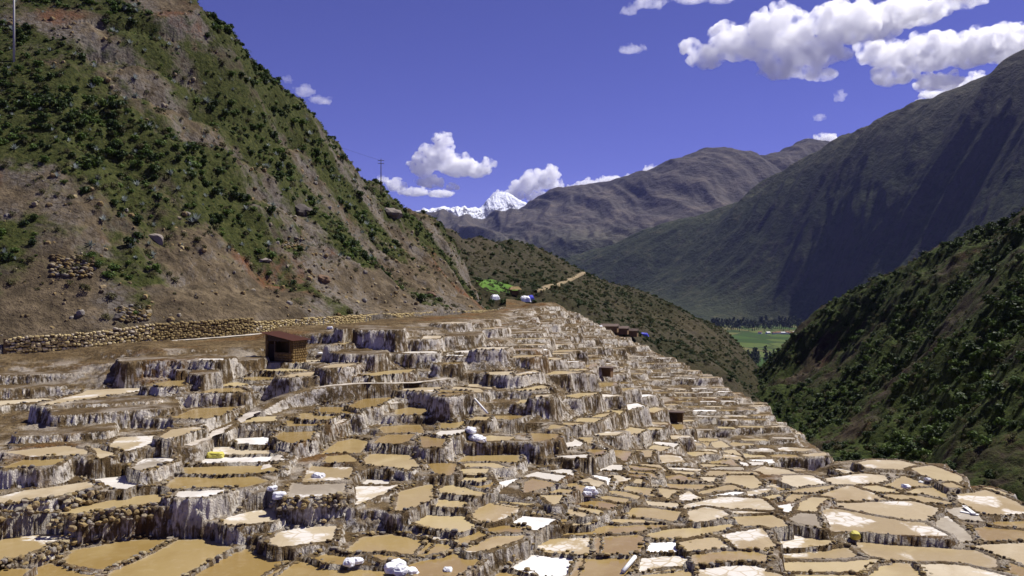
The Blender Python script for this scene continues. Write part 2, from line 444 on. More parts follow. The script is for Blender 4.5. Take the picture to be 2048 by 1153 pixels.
# ------------------------------------------------------------------ survey of the salt ponds
TILES = dict(A=(0, 865), B=(512, 865), C=(1024, 865), D=(1536, 865), E=(0, 620), F=(512, 620), G=(1024, 620))
SURVEY = """
A o 0,1100 200,1105 150,1152 60,1230 -200,1230 -200,1110
A o 230,1110 420,1070 740,1135 760,1160 700,1260 120,1260 170,1140
A o 520,1030 640,965 900,925 1350,855 1270,900 1050,1010 900,1080 740,1115 600,1070
A o 1440,860 1640,860 1840,930 1700,1010 1400,1170 1250,1260 800,1260 900,1120 1200,1000
A o 1780,990 1950,965 2048,985 2318,1035 2200,1110 2050,1260 1480,1260 1640,1080
A s 0,905 120,880 390,815 510,825 400,890 200,980 0,1035 -200,1090 -260,960
A p 0,545 250,470 650,415 720,420 500,480 250,520 0,570 -250,640 -250,600
A t 490,650 640,600 1000,530 1360,485 1410,495 1280,560 800,620 640,655
A w 830,400 980,355 1130,385 1080,420 1010,460 920,445
A p 190,165 470,145 680,150 630,185 440,195 260,200
A o 220,215 390,205 520,210 400,260 300,280 240,255
A p 790,150 950,155 880,195 800,215
A p 880,115 1010,65 1200,55 1290,65 1180,105 1030,155 960,130
A p 1290,40 1400,5 1490,-15 1520,0 1400,45 1340,60
A g 1060,290 1150,220 1330,195 1290,245 1140,310
A w 1450,475 1600,465 1830,465 1780,490 1640,520 1520,525 1480,505
A o 1350,430 1410,370 1700,360 1990,345 1960,400 1880,440 1640,455 1400,460
A o 1480,335 1580,285 1800,275 2120,265 2080,310 2020,335 1750,345
A w 1620,255 1690,210 1850,200 2150,190 2140,225 2100,245 1850,245
A p 1700,180 1790,130 1960,120 2200,110 2250,130 2160,180 1860,185
A w 1930,100 2000,65 2100,55 2320,70 2290,95 2100,105
A p 1800,740 1830,690 2000,640 2045,655 2020,700 1900,745
B o 610,155 660,85 760,80 800,100 770,150 690,155
B o 610,195 740,185 800,225 760,235 680,220
B t 870,225 930,195 1040,195 1140,215 1170,255 1150,285 1060,280 940,250
B c 510,370 530,300 640,285 770,285 740,350 720,375 600,380
B w 850,425 950,390 1050,385 1050,425
B g 250,520 400,430 700,415 640,480 450,500
B p 800,440 1070,440 1010,480 850,540 820,530
B t 1150,480 1380,445 1390,540 1250,605 1175,610
B t 1460,475 1560,410 1720,440 1820,490 1770,515 1640,505 1490,490
B o 1380,255 1500,250 1600,260 1575,320 1540,350 1440,330
B o 1340,100 1360,60 1510,55 1480,120 1350,125
B o 1700,245 1760,210 1990,205 1950,235 1850,245
B t 1650,285 1680,255 1900,250 1870,280 1760,290
B t 1640,340 1650,300 1850,295 1830,340 1750,345
B t 1660,395 1680,350 1830,350 1830,390 1780,400
B o 1690,410 1890,405 1860,460 1790,450
B w 1925,410 2020,405 1960,465
B t 1450,555 1500,525 1690,515 1660,570 1640,605 1540,600 1460,600
B t 1300,725 1400,630 1540,610 1640,660 1740,730 1720,770 1640,800 1480,780 1350,755
B s 1740,680 1780,620 1870,570 2100,605 2060,650 1960,700 1880,725 1780,715
B p 1220,805 1340,810 1580,855 1560,875 1440,865 1260,820
B o 920,940 1000,880 1110,835 1250,855 1400,885 1340,940 1270,990 1220,1000 1050,970
B o 1400,890 1630,910 1550,960 1440,990 1290,1015 1330,970
B o 1620,870 1680,800 1790,800 1840,830 1740,890 1650,900
B s 1690,945 1800,880 1960,830 2048,830 2140,835 2090,870 1950,910 1850,945 1740,960
B o 1330,1075 1440,1000 1650,975 1800,985 1700,1040 1560,1095 1470,1110
B p 130,870 220,820 340,795 480,800 400,860 330,905 200,915 150,895
B o 120,1150 330,1045 430,1050 600,1090 820,1130 900,1150 850,1270 50,1270
B o 470,1010 620,1010 770,1030 720,1060 580,1050
B o 930,985 1090,985 1260,1015 1190,1035 1090,1020
B o 1850,775 2000,755 2150,765 2080,810 1960,815 1900,800
B t 1920,550 2100,580 2080,605 1980,590 1930,575
B o 1960,1130 2200,1145 2150,1250 1850,1250
C w 435,90 490,80 560,90 530,115 450,115
C t 490,65 530,45 640,45 620,80 560,85
C w 640,130 660,115 740,130 700,145
C o 580,170 640,150 740,150 690,185 600,185
C w 440,200 580,190 590,210 470,210
C o 830,190 860,170 940,175 890,205
C t 930,170 960,155 1090,155 1040,180
C t 1110,140 1140,115 1240,125 1190,155
C w 1160,110 1200,98 1300,100 1250,130
C w 790,290 800,265 875,268 860,300
C p 1025,280 1050,258 1170,265 1150,290
C o 1000,305 1020,290 1150,295 1120,315
C o 930,330 950,310 1100,320 1070,345
C o 930,360 940,340 1060,350 1030,375
C t 980,410 985,380 1040,380 1030,415
C t 1250,345 1260,330 1350,335 1320,355
C p 1270,310 1300,298 1410,305 1360,330
C w 560,370 600,335 780,370 700,395
C w 340,315 400,300 460,300 440,330
C w 250,365 280,350 410,360 350,400
C o 150,410 200,392 350,415 290,440 180,450
C t 280,490 330,460 470,465 440,490 350,505
C t 280,530 300,510 390,510 370,570 330,580
C o 420,430 480,415 590,420 560,480 520,500 450,460
C p 825,370 850,362 960,372 920,395 840,405
C p 530,395 640,395 720,400 690,440 600,420
C t 890,465 930,435 1020,440 1130,460 1090,490 960,490
C t 730,490 770,470 900,485 1010,515 960,530 820,510
C t 710,525 760,515 920,540 880,580 780,560
C o 500,600 600,555 740,560 840,590 740,625 620,610
C t 460,615 560,610 720,630 670,655 520,635
C p 415,640 460,620 600,660 560,680 470,660
C w 10,740 80,675 200,690 330,700 270,740 190,785 80,760
C w 75,655 140,655 300,680 270,690
C o 300,750 370,705 450,700 420,725 340,755
C p 460,735 560,725 640,720 600,745 520,750
C t 890,660 960,610 1100,610 1250,655 1190,690 1090,690 960,685
C s 780,725 840,700 1000,705 1190,735 1050,745 850,735
C p 1080,555 1340,575 1240,600 1110,590
C t 1160,535 1180,485 1340,495 1270,530 1230,550 1180,545
C s 1290,465 1340,435 1550,440 1510,470 1390,475
C t 1470,490 1560,470 1690,450 1750,480 1660,500 1560,520
C p 1360,510 1430,500 1510,535 1450,555 1390,550
C p 1380,600 1430,575 1700,560 1880,555 1970,610 1890,615 1700,615 1450,610
C p 1420,640 1560,630 1680,630 1710,665 1650,690 1500,720 1440,710
C p 1730,660 1720,635 1900,640 2050,645 1960,655 1800,660
C t 1700,690 1850,678 2060,668 2140,700 2185,755 2048,765 1880,765 1780,720
C t 1110,800 1240,785 1500,765 1740,740 1780,760 1640,815 1400,850 1200,870 1120,850
C o 350,835 560,785 800,765 1060,745 1250,750 1080,790 900,810 600,830 470,840
C s 210,900 260,865 480,850 685,850 660,960 650,995 450,975 330,965 240,960
C o 690,850 850,840 1010,830 1050,870 1000,960 940,980 830,985 680,985
C W 1045,965 1100,895 1330,885 1380,935 1390,955 1260,970 1100,975
C c 1370,890 1480,865 1620,850 1720,915 1650,940 1500,950 1420,950
C c 1700,830 1830,805 1990,795 2040,850 2090,920 2000,945 1830,940 1780,900
C o 1470,990 1700,965 1930,960 1990,1000 2000,1040 1800,1030 1620,1050 1490,1060
C c 1030,1080 1040,1020 1250,1000 1430,990 1490,1075 1300,1100 1130,1125 1050,1130
C w 10,1090 200,985 400,985 545,1000 520,1060 480,1160 450,1180 250,1150 60,1110
C o 560,1010 800,1005 980,1015 940,1080 880,1150 840,1200 500,1200 510,1130
C t 1060,1150 1250,1115 1470,1100 1510,1160 1480,1260 1000,1260
C c 1520,1110 1700,1080 1850,1070 2000,1110 2090,1180 2050,1260 1540,1260
C t 1490,75 1500,50 1640,55 1640,80
C t 1490,85 1590,80 1620,125 1530,120
C t 1540,140 1640,140 1660,175 1580,170
C t 1580,180 1670,185 1690,215 1620,220
C o 1600,235 1720,235 1750,265 1620,265
C t 1610,275 1700,275 1720,295 1630,295
C t 1600,85 1660,85 1690,110 1630,115
C t 1700,150 1760,150 1770,170 1710,170
C w 1820,250 1880,250 1900,290 1840,280
C w 1910,250 1990,250 2000,264 1915,264
C t 1640,365 1680,335 1860,335 1880,355 1740,375
C t 1770,420 1790,380 1900,375 1990,410 1900,470 1860,465
C p 1970,330 2050,300 2140,320 2230,350 2150,375 2060,360
C p 1450,385 1480,365 1580,370 1540,395
C w 1600,535 1640,510 1760,480 1850,485 1700,515
C p 1720,520 1850,495 1980,475 2030,500 1900,520 1780,530
C t 1920,550 1990,520 2048,505 2160,505 2120,530 2000,560
C s 1980,480 2048,430 2150,415 2270,460 2200,500 2080,490
D p 120,400 200,380 300,370 430,415 280,445 200,430
D p 520,415 600,385 750,360 850,365 960,390 850,410 640,445
D t 930,440 990,410 1080,380 1180,400 1200,430 1080,465
D t 730,445 860,430 990,465 960,475 840,470
D t 250,475 300,455 490,435 520,440 400,480 300,500
D s 420,510 530,470 650,465 770,470 860,500 800,530 660,535 520,530
D t 1110,485 1200,455 1360,445 1420,500 1340,515 1200,495
D t 890,515 1000,500 1200,530 1390,560 1370,590 1300,565 1100,540 960,530
D p 580,600 680,580 850,565 1100,575 1310,610 1320,650 1260,700 1100,680 900,650 700,620
D c 440,650 480,615 600,625 800,670 1050,720 1230,730 1240,800 1180,830 1000,820 800,800 640,770 500,710
D t 230,590 330,535 450,530 460,545 390,590 380,650 300,650 240,625
D t 60,575 170,520 320,505 250,545 190,580 100,585
D w 120,600 170,580 210,580 170,640 140,650
D g 200,690 260,655 370,660 330,725 260,730
D c 10,815 80,800 240,830 380,880 450,910 300,915 180,930 100,925 40,870
D c 60,990 150,965 400,950 620,935 700,1000 560,1020 350,1030 110,1030
D t 50,1100 90,1060 300,1050 560,1045 720,1040 800,1080 740,1120 560,1120 200,1110
D c 730,890 780,880 1000,905 1300,925 1500,960 1600,1000 1660,1065 1500,1060 1200,1045 950,1020 820,1000 740,930
D t 840,1090 1000,1070 1130,1075 1230,1130 1250,1200 1220,1260 820,1260 830,1150
D p 1230,1070 1400,1065 1600,1080 1740,1160 1700,1260 1330,1260 1300,1140
D p 1730,910 2048,905 2300,910 2300,1100 2048,1060 1900,1000 1800,950
D o 1720,790 1830,785 2048,795 2250,800 2250,870 2048,870 1830,865 1750,840
D o 1760,740 1850,730 2048,735 2250,740 2250,785 2048,785 1900,770
D s 1545,500 1640,490 1740,495 1850,560 1920,610 2000,660 1800,660 1650,645 1610,590 1550,575
D t 1160,300 1320,292 1400,350 1440,390 1370,385 1260,350
D t 1390,415 1480,415 1570,450 1450,445
D g 1330,700 1450,690 1550,780 1640,870 1500,850 1370,790
D g 1450,640 1560,600 1640,650 1730,720 1540,690
D p 640,320 740,325 760,345 680,360
D o 1960,1120 2048,1105 2250,1120 2250,1200 2060,1180
D p 750,250 900,250 1000,245 1080,265 1060,290 800,290
D t 250,1150 700,1150 720,1260 150,1260
E p 420,745 700,660 1000,630 1160,630 1000,665 750,700 480,750
E o 1300,600 1400,570 1530,565 1420,605 1340,610
E o 1500,845 1600,810 1830,795 1780,835 1650,855 1540,855
E o 1670,665 1700,635 1900,625 1860,655 1760,670
E t 1760,610 1850,585 2060,575 2040,595 1900,620
E w 1600,393 1780,393 1780,408 1600,408
F t 30,490 100,475 370,470 350,490 200,500
F o -80,560 0,545 150,525 230,525 180,545 0,575
F p 270,430 350,410 500,405 480,420 330,435
F p 560,460 650,445 760,440 700,465 590,470
F t 900,520 1050,490 1220,485 1150,510 980,530
F o 740,775 880,730 1050,715 960,775 830,795
F o 500,835 580,795 820,785 740,825 600,840
F o 360,885 430,845 660,840 580,885
F o 270,940 320,895 570,890 520,930
F o 150,1025 260,955 490,950 420,1040 360,1060 300,1050
F o 1150,805 1240,790 1335,810 1300,825 1190,825
F o 1060,990 1110,950 1180,930 1290,925 1280,985
F o 990,1030 1050,1005 1260,1000 1220,1040 1120,1050 1040,1045
F w 1440,1000 1500,975 1640,975 1580,1005 1500,1015
F o 1500,955 1560,920 1680,900 1640,930 1590,955
F t 1700,890 1760,865 1870,860 1830,885
F o 1940,880 1950,865 2080,860 2040,885
F o 1450,690 1490,675 1580,680 1540,695
F o 1490,670 1530,655 1680,655 1640,680
F p 1570,650 1640,630 1790,635 1750,655
F p 1700,620 1760,605 1870,605 1840,630
F p 1330,240 1380,215 1540,210 1450,235
F w 1560,345 1640,335 1740,330 1680,350
F w 1540,370 1560,357 1660,358 1640,375
F p 1740,325 1820,310 1970,305 1920,320
F p 1880,525 1920,510 2010,505 1980,525
F t 570,290 720,265 830,255 740,280
F t 1850,1055 1920,1030 2048,1020 2010,1050
F p 1180,650 1250,635 1420,630 1340,655
F o 1510,440 1550,425 1640,425 1600,440
G o 0,1020 60,990 155,1000 130,1035 0,1055
G o 150,990 365,1000 320,1035 210,1055
G p 20,520 150,495 140,510 60,530
G p 170,705 220,685 320,680 280,700
G t 60,750 110,725 200,720 150,745
G t 490,690 560,670 690,665 650,685 560,700
G t 560,905 600,885 700,880 650,905
G t 660,860 700,840 770,835 740,855
G t 730,830 790,815 870,815 820,835
G t 310,955 350,935 420,935 370,955
G t 400,935 440,920 530,915 480,930
G p 680,1000 760,990 860,985 820,1010
G t 880,1005 950,960 1070,960 1000,995
G o 740,595 820,590 830,605 750,612
G o 600,447 660,438 680,450 620,462
G w 910,770 1000,762 1060,775 960,795
G t 1080,805 1140,790 1220,795 1150,815
G w 1090,920 1150,910 1210,915 1180,935
G t 1060,960 1110,945 1200,950 1160,965
G o 1300,950 1310,920 1380,925 1390,955
E L 960,385 1250,372 1590,368 1850,366 1850,386 1500,402 1250,396 1000,412
E L 1830,392 2048,372 2130,376 2060,396 1840,412
F L 560,330 860,330 1040,335 980,355 700,350
F L 660,135 900,125 1180,140 1150,160 800,160 670,150
F L 1450,200 1620,185 1800,180 1780,200 1500,215
F L 40,395 240,388 410,390 400,425 230,432 60,425
E L 1440,470 1640,485 1720,500 1650,520 1480,495
"""
def chaikin(p, k=0.18):
    q = np.roll(p, -1, 0)
    return np.stack([p + (q - p) * k, p + (q - p) * (1 - k)], 1).reshape(-1, 2)

ponds = []          # dict: kind, img polygon, later level + world polygon
for line in SURVEY.strip().splitlines():
    t = line.split()
    ox, oy = TILES[t[0]]
    pts = np.array([[float(v) for v in s.split(',')] for s in t[2:]]) / 4.0 + (ox, oy)
    ponds.append(dict(kind=t[1], img=pts))

# first estimate of how far each spot of the field lies
PRIOR = np.array([(0,1153,39),(0,1000,47),(0,900,56),(0,800,68),(0,700,84),(300,1153,39.5),(300,1000,47),(300,870,61),(300,790,71),(300,680,88),
 (575,1153,40),(575,1000,49),(575,900,58),(575,800,71),(575,725,84),(575,650,110),(800,1153,40.5),(800,1000,50),(800,900,60),(800,800,75),(800,700,96),(800,640,125),
 (1000,1153,41),(1000,1000,51),(1000,900,62),(1000,800,77),(1000,750,86),(1000,680,107),(1000,650,122),(1000,615,185),
 (1150,1000,53),(1150,900,66),(1150,800,87),(1150,700,122),(1180,655,150),
 (1300,1153,42),(1300,1000,57),(1300,930,70),(1250,880,82),(1260,800,100),(1300,870,90),(1300,800,112),(1300,740,138),(1300,694,158),
 (1400,905,108),(1400,850,118),(1400,800,130),(1400,755,142),(1500,915,107),(1500,870,115),(1500,830,123),(1500,795,132),(1600,915,107),(1600,880,114),
 (1450,960,66),(1600,1153,42.5),(1600,1000,60),(1600,945,73),(2048,1153,43.5),(2048,1040,57),(1900,925,78),(1750,935,76),(2100,1000,64)], float)
prior_fit = tps_fit(PRIOR[:, :2], np.log(PRIOR[:, 2]), 0.003)
def prior_depth(px, py):
    return np.exp(tps_eval(prior_fit, px, py))

# solve the pond levels: the pond above a wall stands as far off as the back edge of the one below it
N = len(ponds)
cen = np.array([p['img'].mean(0) for p in ponds])
pd = prior_depth(cen[:, 0], cen[:, 1])
zprior = -(cen[:, 1] - HORIZON) / FPX * pd
def span_at(poly, x):
    ys = []
    q = np.roll(poly, -1, 0)
    for a, b in zip(poly, q):
        if (a[0] - x) * (b[0] - x) <= 0 and a[0] != b[0]:
            ys.append(a[1] + (x - a[0]) / (b[0] - a[0]) * (b[1] - a[1]))
    return (min(ys), max(ys)) if len(ys) >= 2 else None
rows, rhs = [], []
for i in range(N):
    r = np.zeros(N); r[i] = 0.7; rows.append(r); rhs.append(0.7 * zprior[i])
for x in np.arange(-20, 2080, 8.0):
    col = []
    for i, p in enumerate(ponds):
        s = span_at(p['img'], x)
        if s: col.append((s[1], s[0], i))
    col.sort(reverse=True)                     # lowest on the picture first
    for (b0, t0, i), (b1, t1, j) in zip(col, col[1:]):
        gap = t0 - b1
        if gap < -3 or gap > 90: continue
        Dp = prior_depth(np.array([x, x]), np.array([t0, b1]))
        if Dp[1] / Dp[0] > 1.18 + gap / 400: continue
        # depth_j(front) = depth_i(back) + run ; depth = -z f / (y-h)
        run = 0.6 + 0.30 * gap * Dp[0] / FPX
        r = np.zeros(N)
        r[j] = -FPX / (b1 - HORIZON) ; r[i] = FPX / (t0 - HORIZON)
        w = 0.012 * 20 / (Dp[0] / 50)
        rows.append(r * w * 0.35); rhs.append(run * w * 0.35)
level = np.linalg.lstsq(np.array(rows), np.array(rhs), rcond=None)[0]
for p, z, zp in zip(ponds, level, zprior):
    z = min(z, zp + 2.4); z = max(z, zp - 2.4)
    p['z'] = float(z)
    poly = chaikin(p['img'], 0.08)
    D = -z * FPX / (poly[:, 1] - HORIZON)
    p['poly'] = np.stack([(poly[:, 0] - 1024) / FPX * D, D], 1)
    c_ = p['poly'].mean(0); r_ = np.hypot(*(p['poly'] - c_).T)[:, None]
    if p['kind'] != 'L': p['poly'] = c_ + (p['poly'] - c_) * (1 + 0.20 / np.maximum(r_, 0.6))
    p['c'] = p['poly'].mean(0)
# ------------------------------------------------------------------ the slope the ponds are cut into
bp, bz = [], []
for p in ponds:
    for q in (p['poly'].min(0) * 0.5 + p['c'] * 0.5, p['poly'].max(0) * 0.5 + p['c'] * 0.5):
        bp.append(q); bz.append(p['z'])
EXTRA = [  # (px, py, depth) read off the photograph where no pond stands
 (-150,705,84),(0,700,84),(150,690,87),(300,672,92),(430,660,98),(560,650,106),(700,640,118),(850,628,138),(960,618,165),(1030,613,190),(1100,612,205),
 (-150,820,66),(0,800,70),(90,760,75),(-250,900,56),(-250,1150,39),(100,830,68),
 (1160,632,185),(1180,655,162),(1100,650,140),(1200,720,126),(1200,690,145),(1290,690,160),(1300,715,152),(1345,715,152),(1300,740,146),(1360,740,146),(1400,740,146),(1300,760,140),(1360,760,140),(1435,760,140),(1300,780,135),(1360,780,135),(1420,780,135),(1475,780,135),(1360,800,130),(1420,800,130),(1480,800,130),(1508,800,130),(1360,825,124),(1420,825,124),(1480,825,124),(1540,825,124),(1360,850,118.5),(1420,850,118.5),(1480,850,118.5),(1540,850,118.5),(1565,850,118.5),(1420,880,113),(1480,880,113),(1540,880,113),(1612,880,113),(1420,905,108),(1480,905,108),(1540,905,108),(1600,905,108),(1640,905,108),(1420,918,106),(1480,918,106),(1540,918,106),(1600,918,106),(1640,918,106),
 (2100,1153,43),(2200,1153,43),(2200,1040,56),(1024,1200,38),(400,1200,37),(1700,1200,39),(2100,1200,40)]
for e in EXTRA:
    x, y, z = place(*e); bp.append((x, y)); bz.append(z)
# the drop behind the rim of the front platform, and the fall of the far field to the stream
for (px, py, D, dz) in [(2048,1012,64,0),(1960,960,72,0),(1880,930,79,0),(1780,925,80,0),(1650,925,79.5,0),(1540,935,77,0),
                        (2090,1000,70,-7),(1990,945,78,-8),(1890,915,86,-9),(1780,905,88,-9),(1650,905,89,-8),(1540,920,88,-7),
                        (2100,990,82,-16),(1900,900,100,-14),(1780,890,104,-12),(1700,905,100,-10)]:
    x, y, z = place(px, py, D); bp.append((x, y)); bz.append(z + dz)
for (px, py, D) in [(1290,690,160),(1345,715,152),(1400,740,146),(1435,760,140),(1475,780,135),(1508,800,130),(1540,825,124),(1565,850,118.5),(1612,880,113),(1640,905,108),(1640,918,106)]:
    x, y, z = place(px, py, D)
    for dx, dy, dz in ((7, 2, -6), (15, 4, -14), (26, 8, -22)): bp.append((x + dx, y + dy)); bz.append(z + dz)
for (px, py, D) in [(1180,655,162),(1290,690,160),(1345,715,152),(1240,672,162)]:
    x, y, z = place(px, py, D); bp.append((x + 4, y + 22)); bz.append(z - 7)
base_fit = tps_fit(bp, bz, 0.0006)

# coarse table of the slope, looked up bilinearly
TX0, TX1, NTX = -0.86, 0.80, 210
LD0, LD1, NLD = math.log(33.0), math.log(330.0), 210
_tx = np.linspace(TX0, TX1, NTX); _ld = np.linspace(LD0, LD1, NLD)
_T, _L = np.meshgrid(_tx, _ld)
_Dm = np.exp(_L)
base_tab = tps_eval(base_fit, _T * _Dm, _Dm)
def base_h(x, y):
    x = np.asarray(x, float); y = np.asarray(y, float)
    a = np.clip((x / y - TX0) / (TX1 - TX0) * (NTX - 1), 0, NTX - 1.001)
    b = np.clip((np.log(np.maximum(y, 30)) - LD0) / (LD1 - LD0) * (NLD - 1), 0, NLD - 1.001)
    i = a.astype(int); j = b.astype(int); u = a - i; v = b - j
    return (base_tab[j, i] * (1 - u) + base_tab[j, i + 1] * u) * (1 - v) + (base_tab[j + 1, i] * (1 - u) + base_tab[j + 1, i + 1] * u) * v

def poly_sd(poly, X, Y):
    """signed distance to a polygon, negative inside"""
    d = np.full(X.shape, 1e9); inside = np.zeros(X.shape, bool)
    q = np.roll(poly, -1, 0)
    for a, b in zip(poly, q):
        ex, ey = b - a
        t = np.clip(((X - a[0]) * ex + (Y - a[1]) * ey) / (ex * ex + ey * ey + 1e-12), 0, 1)
        d = np.minimum(d, (X - a[0] - t * ex) ** 2 + (Y - a[1] - t * ey) ** 2)
        c = ((a[1] > Y) != (b[1] > Y)) & (X < (b[0] - a[0]) * (Y - a[1]) / (b[1] - a[1] + 1e-12) + a[0])
        inside ^= c
    d = np.sqrt(d)
    return np.where(inside, -d, d)

# ponds of the far field, laid along the level lines of the slope
def in_img_poly(px, py, poly):
    return poly_sd(np.array(poly, float), np.asarray(px, float), np.asarray(py, float)) < 0
ledges = [p for p in ponds if p["kind"] == "L"]
FAR_ZONE = [(985,630),(1010,616),(1090,610),(1165,632),(1280,690),(1420,752),(1500,795),(1560,845),(1610,885),(1642,915),(1560,925),(1440,925),(1330,880),(1240,850),(1150,800),(1080,740),(1010,690)]
MID_ZONE = [(480,735),(600,700),(760,655),(985,640),(1010,690),(1080,740),(1150,800),(1240,850),(1330,880),(1350,930),(1100,960),(900,900),(700,830)]
far = []
prng = random.Random(5)
occ = [(p['poly'], p['c']) for p in ponds]
obb = [[*p['poly'].min(0), *p['poly'].max(0)] for p in ponds]
def fill(zone, frame, x_range, y_range, du, dv, kinds, share):
    """small ponds packed into what is left of a zone, each turned along the level line of the slope"""
    ca, sa = math.cos(frame), math.sin(frame)
    bx = [x_range[0], x_range[1], x_range[0], x_range[1]]; by = [y_range[0], y_range[0], y_range[1], y_range[1]]
    us = [x * ca + y * sa for x, y in zip(bx, by)]; vs = [-x * sa + y * ca for x, y in zip(bx, by)]
    v = min(vs)
    while v < max(vs):
        u = min(us) + prng.uniform(0, du)
        rowz = prng.uniform(-0.12, 0.12)
        while u < max(us):
            L = du * prng.uniform(0.7, 1.3)
            uc = u + L / 2
            u += L + 0.75
            x = uc * ca - v * sa; y = uc * sa + v * ca
            if not (x_range[0] < x < x_range[1] and y_range[0] < y < y_range[1]): continue
            z = float(base_h(x, y)) + rowz
            px = 1024 + x / y * FPX; py = HORIZON - z * FPX / y
            if not bool(in_img_poly(px, py, zone)) or prng.random() > share: continue
            w = dv * prng.uniform(0.55, 0.75)
            e = 1.5
            gx = float(base_h(x + e, y) - base_h(x - e, y)); gy = float(base_h(x, y + e) - base_h(x, y - e))
            g = math.hypot(gx, gy) + 1e-6
            a = math.atan2(-gx / g, gy / g) if gy > 0 else frame      # along the level line
            a = frame + max(-0.5, min(0.5, (a - frame + math.pi / 2) % math.pi - math.pi / 2)) * 0.6
            c2, s2 = math.cos(a), math.sin(a)
            q = np.array([(-.5, -.5), (0, -.54), (.5, -.5), (.5, .5), (0, .54), (-.5, .5)]) * (L, w) + np.array([[prng.uniform(-.15, .15), prng.uniform(-.12, .12)] for _ in range(6)])
            poly = np.stack([x + q[:, 0] * c2 - q[:, 1] * s2, y + q[:, 0] * s2 + q[:, 1] * c2], 1)
            c = np.array((x, y)); ok = True
            probe = np.concatenate([poly, (poly + np.roll(poly, 1, 0)) / 2, c[None]])
            OB = np.array(obb); lo = poly.min(0) - 0.45; hi = poly.max(0) + 0.45
            for io in np.where((OB[:, 0] < hi[0]) & (OB[:, 2] > lo[0]) & (OB[:, 1] < hi[1]) & (OB[:, 3] > lo[1]))[0]:
                pl = occ[io][0]
                if True:
                    if poly_sd(pl, probe[:, 0], probe[:, 1]).min() < 0.4 or poly_sd(poly, pl[:, 0], pl[:, 1]).min() < 0.4:
                        ok = False; break
            if ok:
                far.append(dict(kind=prng.choice(kinds), z=z, poly=chaikin(poly, 0.12), c=c))
                occ.append((far[-1]['poly'], c)); obb.append([*far[-1]['poly'].min(0), *far[-1]['poly'].max(0)])
        v += dv
fill(FAR_ZONE, 0.0, (0, 70), (84, 215), 2.9, 2.25, 'wwpppgttto', 0.95)
LEFT_ZONE = [(-20,732),(160,716),(320,697),(505,682),(545,720),(540,790),(430,850),(300,880),(60,892),(-20,892)]
NEAR_ZONE = [(-30,905),(250,885),(470,815),(700,830),(900,900),(1100,960),(1350,930),(1640,938),(1980,965),(2070,1160),(-30,1160)]
fill(LEFT_ZONE, 0.62, (-62, -18), (52, 100), 6.5, 3.3, 'LLLLLpg', 0.85)
fill(NEAR_ZONE, 0.45, (-36, 46), (38, 84), 3.0, 2.4, 'ttopgL', 0.8)
fill(MID_ZONE, 0.95, (-40, 34), (54, 150), 3.6, 2.7, 'ttoopw', 0.9)
# pans fill their terrace: push every edge out until a dike, a wall or a drop stops it
grown = [p for p in ponds + far if p['kind'] != 'L' and p['c'][1] < 112]
everyone = ponds + far
bb = np.array([[*p['poly'].min(0), *p['poly'].max(0)] for p in everyone])
for p in grown:
    poly = p['poly'].copy(); c = p['c']
    lo = poly.min(0) - 2.2; hi = poly.max(0) + 2.2
    near = [everyone[i] for i in np.where((bb[:, 0] < hi[0]) & (bb[:, 2] > lo[0]) & (bb[:, 1] < hi[1]) & (bb[:, 3] > lo[1]))[0] if everyone[i] is not p]
    d = poly - c; d /= np.hypot(*d.T)[:, None] + 1e-9
    live = np.ones(len(poly), bool)
    for step in range(4):
        q = poly + d * 0.32
        b = base_h(q[:, 0], q[:, 1])
        ok = live & (b > p['z'] - 0.55) & (b < p['z'] + 1.3)
        for o in near:
            if not ok.any(): break
            sdv = poly_sd(o['poly'], q[:, 0], q[:, 1])
            ok &= sdv > 0.52 + max(0.0, o['z'] - p['z']) / 5.0 + (0.25 if p['z'] > o['z'] + 0.5 else 0)
        poly[ok] = q[ok]; live = ok
        if not ok.any(): break
    p['poly'] = poly
    p['c'] = poly.mean(0)
all_ponds = ponds + far
print("ponds", len(ponds), "far", len(far))

# ------------------------------------------------------------------ the terraced ground, walls and dikes
def depth_rows():
    d = [34.0]
    while d[-1] < 232:
        D = d[-1]
        d.append(D + (0.085 + max(0, D - 45) * 0.0022))
    return np.array(d)
rowsD = depth_rows()
colT = np.linspace(-0.80, 0.74, 1060)
TT, DD = np.meshgrid(colT, rowsD)
GX = TT * DD; GY = DD
B = base_h(GX, GY)
rough = fbm(GX * 0.35, GY * 0.35, 4, 3)
warp = B + 0.9 * fbm(GX * 0.06, GY * 0.06, 3, 8)
stepz = 1.5
fr = warp / stepz - np.floor(warp / stepz)
H = B - 0.35 + 0.25 * rough + 0.9 * stepz * (smooth(0.62, 0.95, fr) - fr) * smooth(-0.2, 0.3, fbm(GX * 0.045, GY * 0.045, 2, 9) + 0.25)
field = np.zeros_like(H)        # 1 near pond walls, for the salt
pondm = np.full_like(H, 9.0)    # distance to nearest pond
inside = []
def window(poly, reach):
    x0, y0 = poly.min(0) - reach; x1, y1 = poly.max(0) + reach
    r0, r1 = np.searchsorted(rowsD, [y0, y1])
    ta = min(x0 / y0, x0 / y1); tb = max(x1 / y0, x1 / y1)
    c0, c1 = np.searchsorted(colT, [ta, tb])
    return (slice(r0, r1), slice(c0, c1)) if r1 - r0 > 1 and c1 - c0 > 1 else None
for p in all_ponds:
    s = window(p['poly'], 4.5)
    if s is None: continue
    sd = poly_sd(p['poly'], GX[s], GY[s])
    H[s] = np.minimum(H[s], p['z'] + 0.12 + np.maximum(0, sd - 0.35 + 0.6 * rough[s]) * 1.0)
    inside.append((p, s, sd))
for p, s, sd in inside:
    w = 0.45 if p['c'][1] < 80 else 0.36
    drop = np.maximum(0, sd - w)
    prof = p['z'] + (0.06 if p['kind'] != 'L' else 0.0) - drop * 4.6 - 0.2 * smooth(0, 0.3, drop)
    H[s] = np.maximum(H[s], prof)
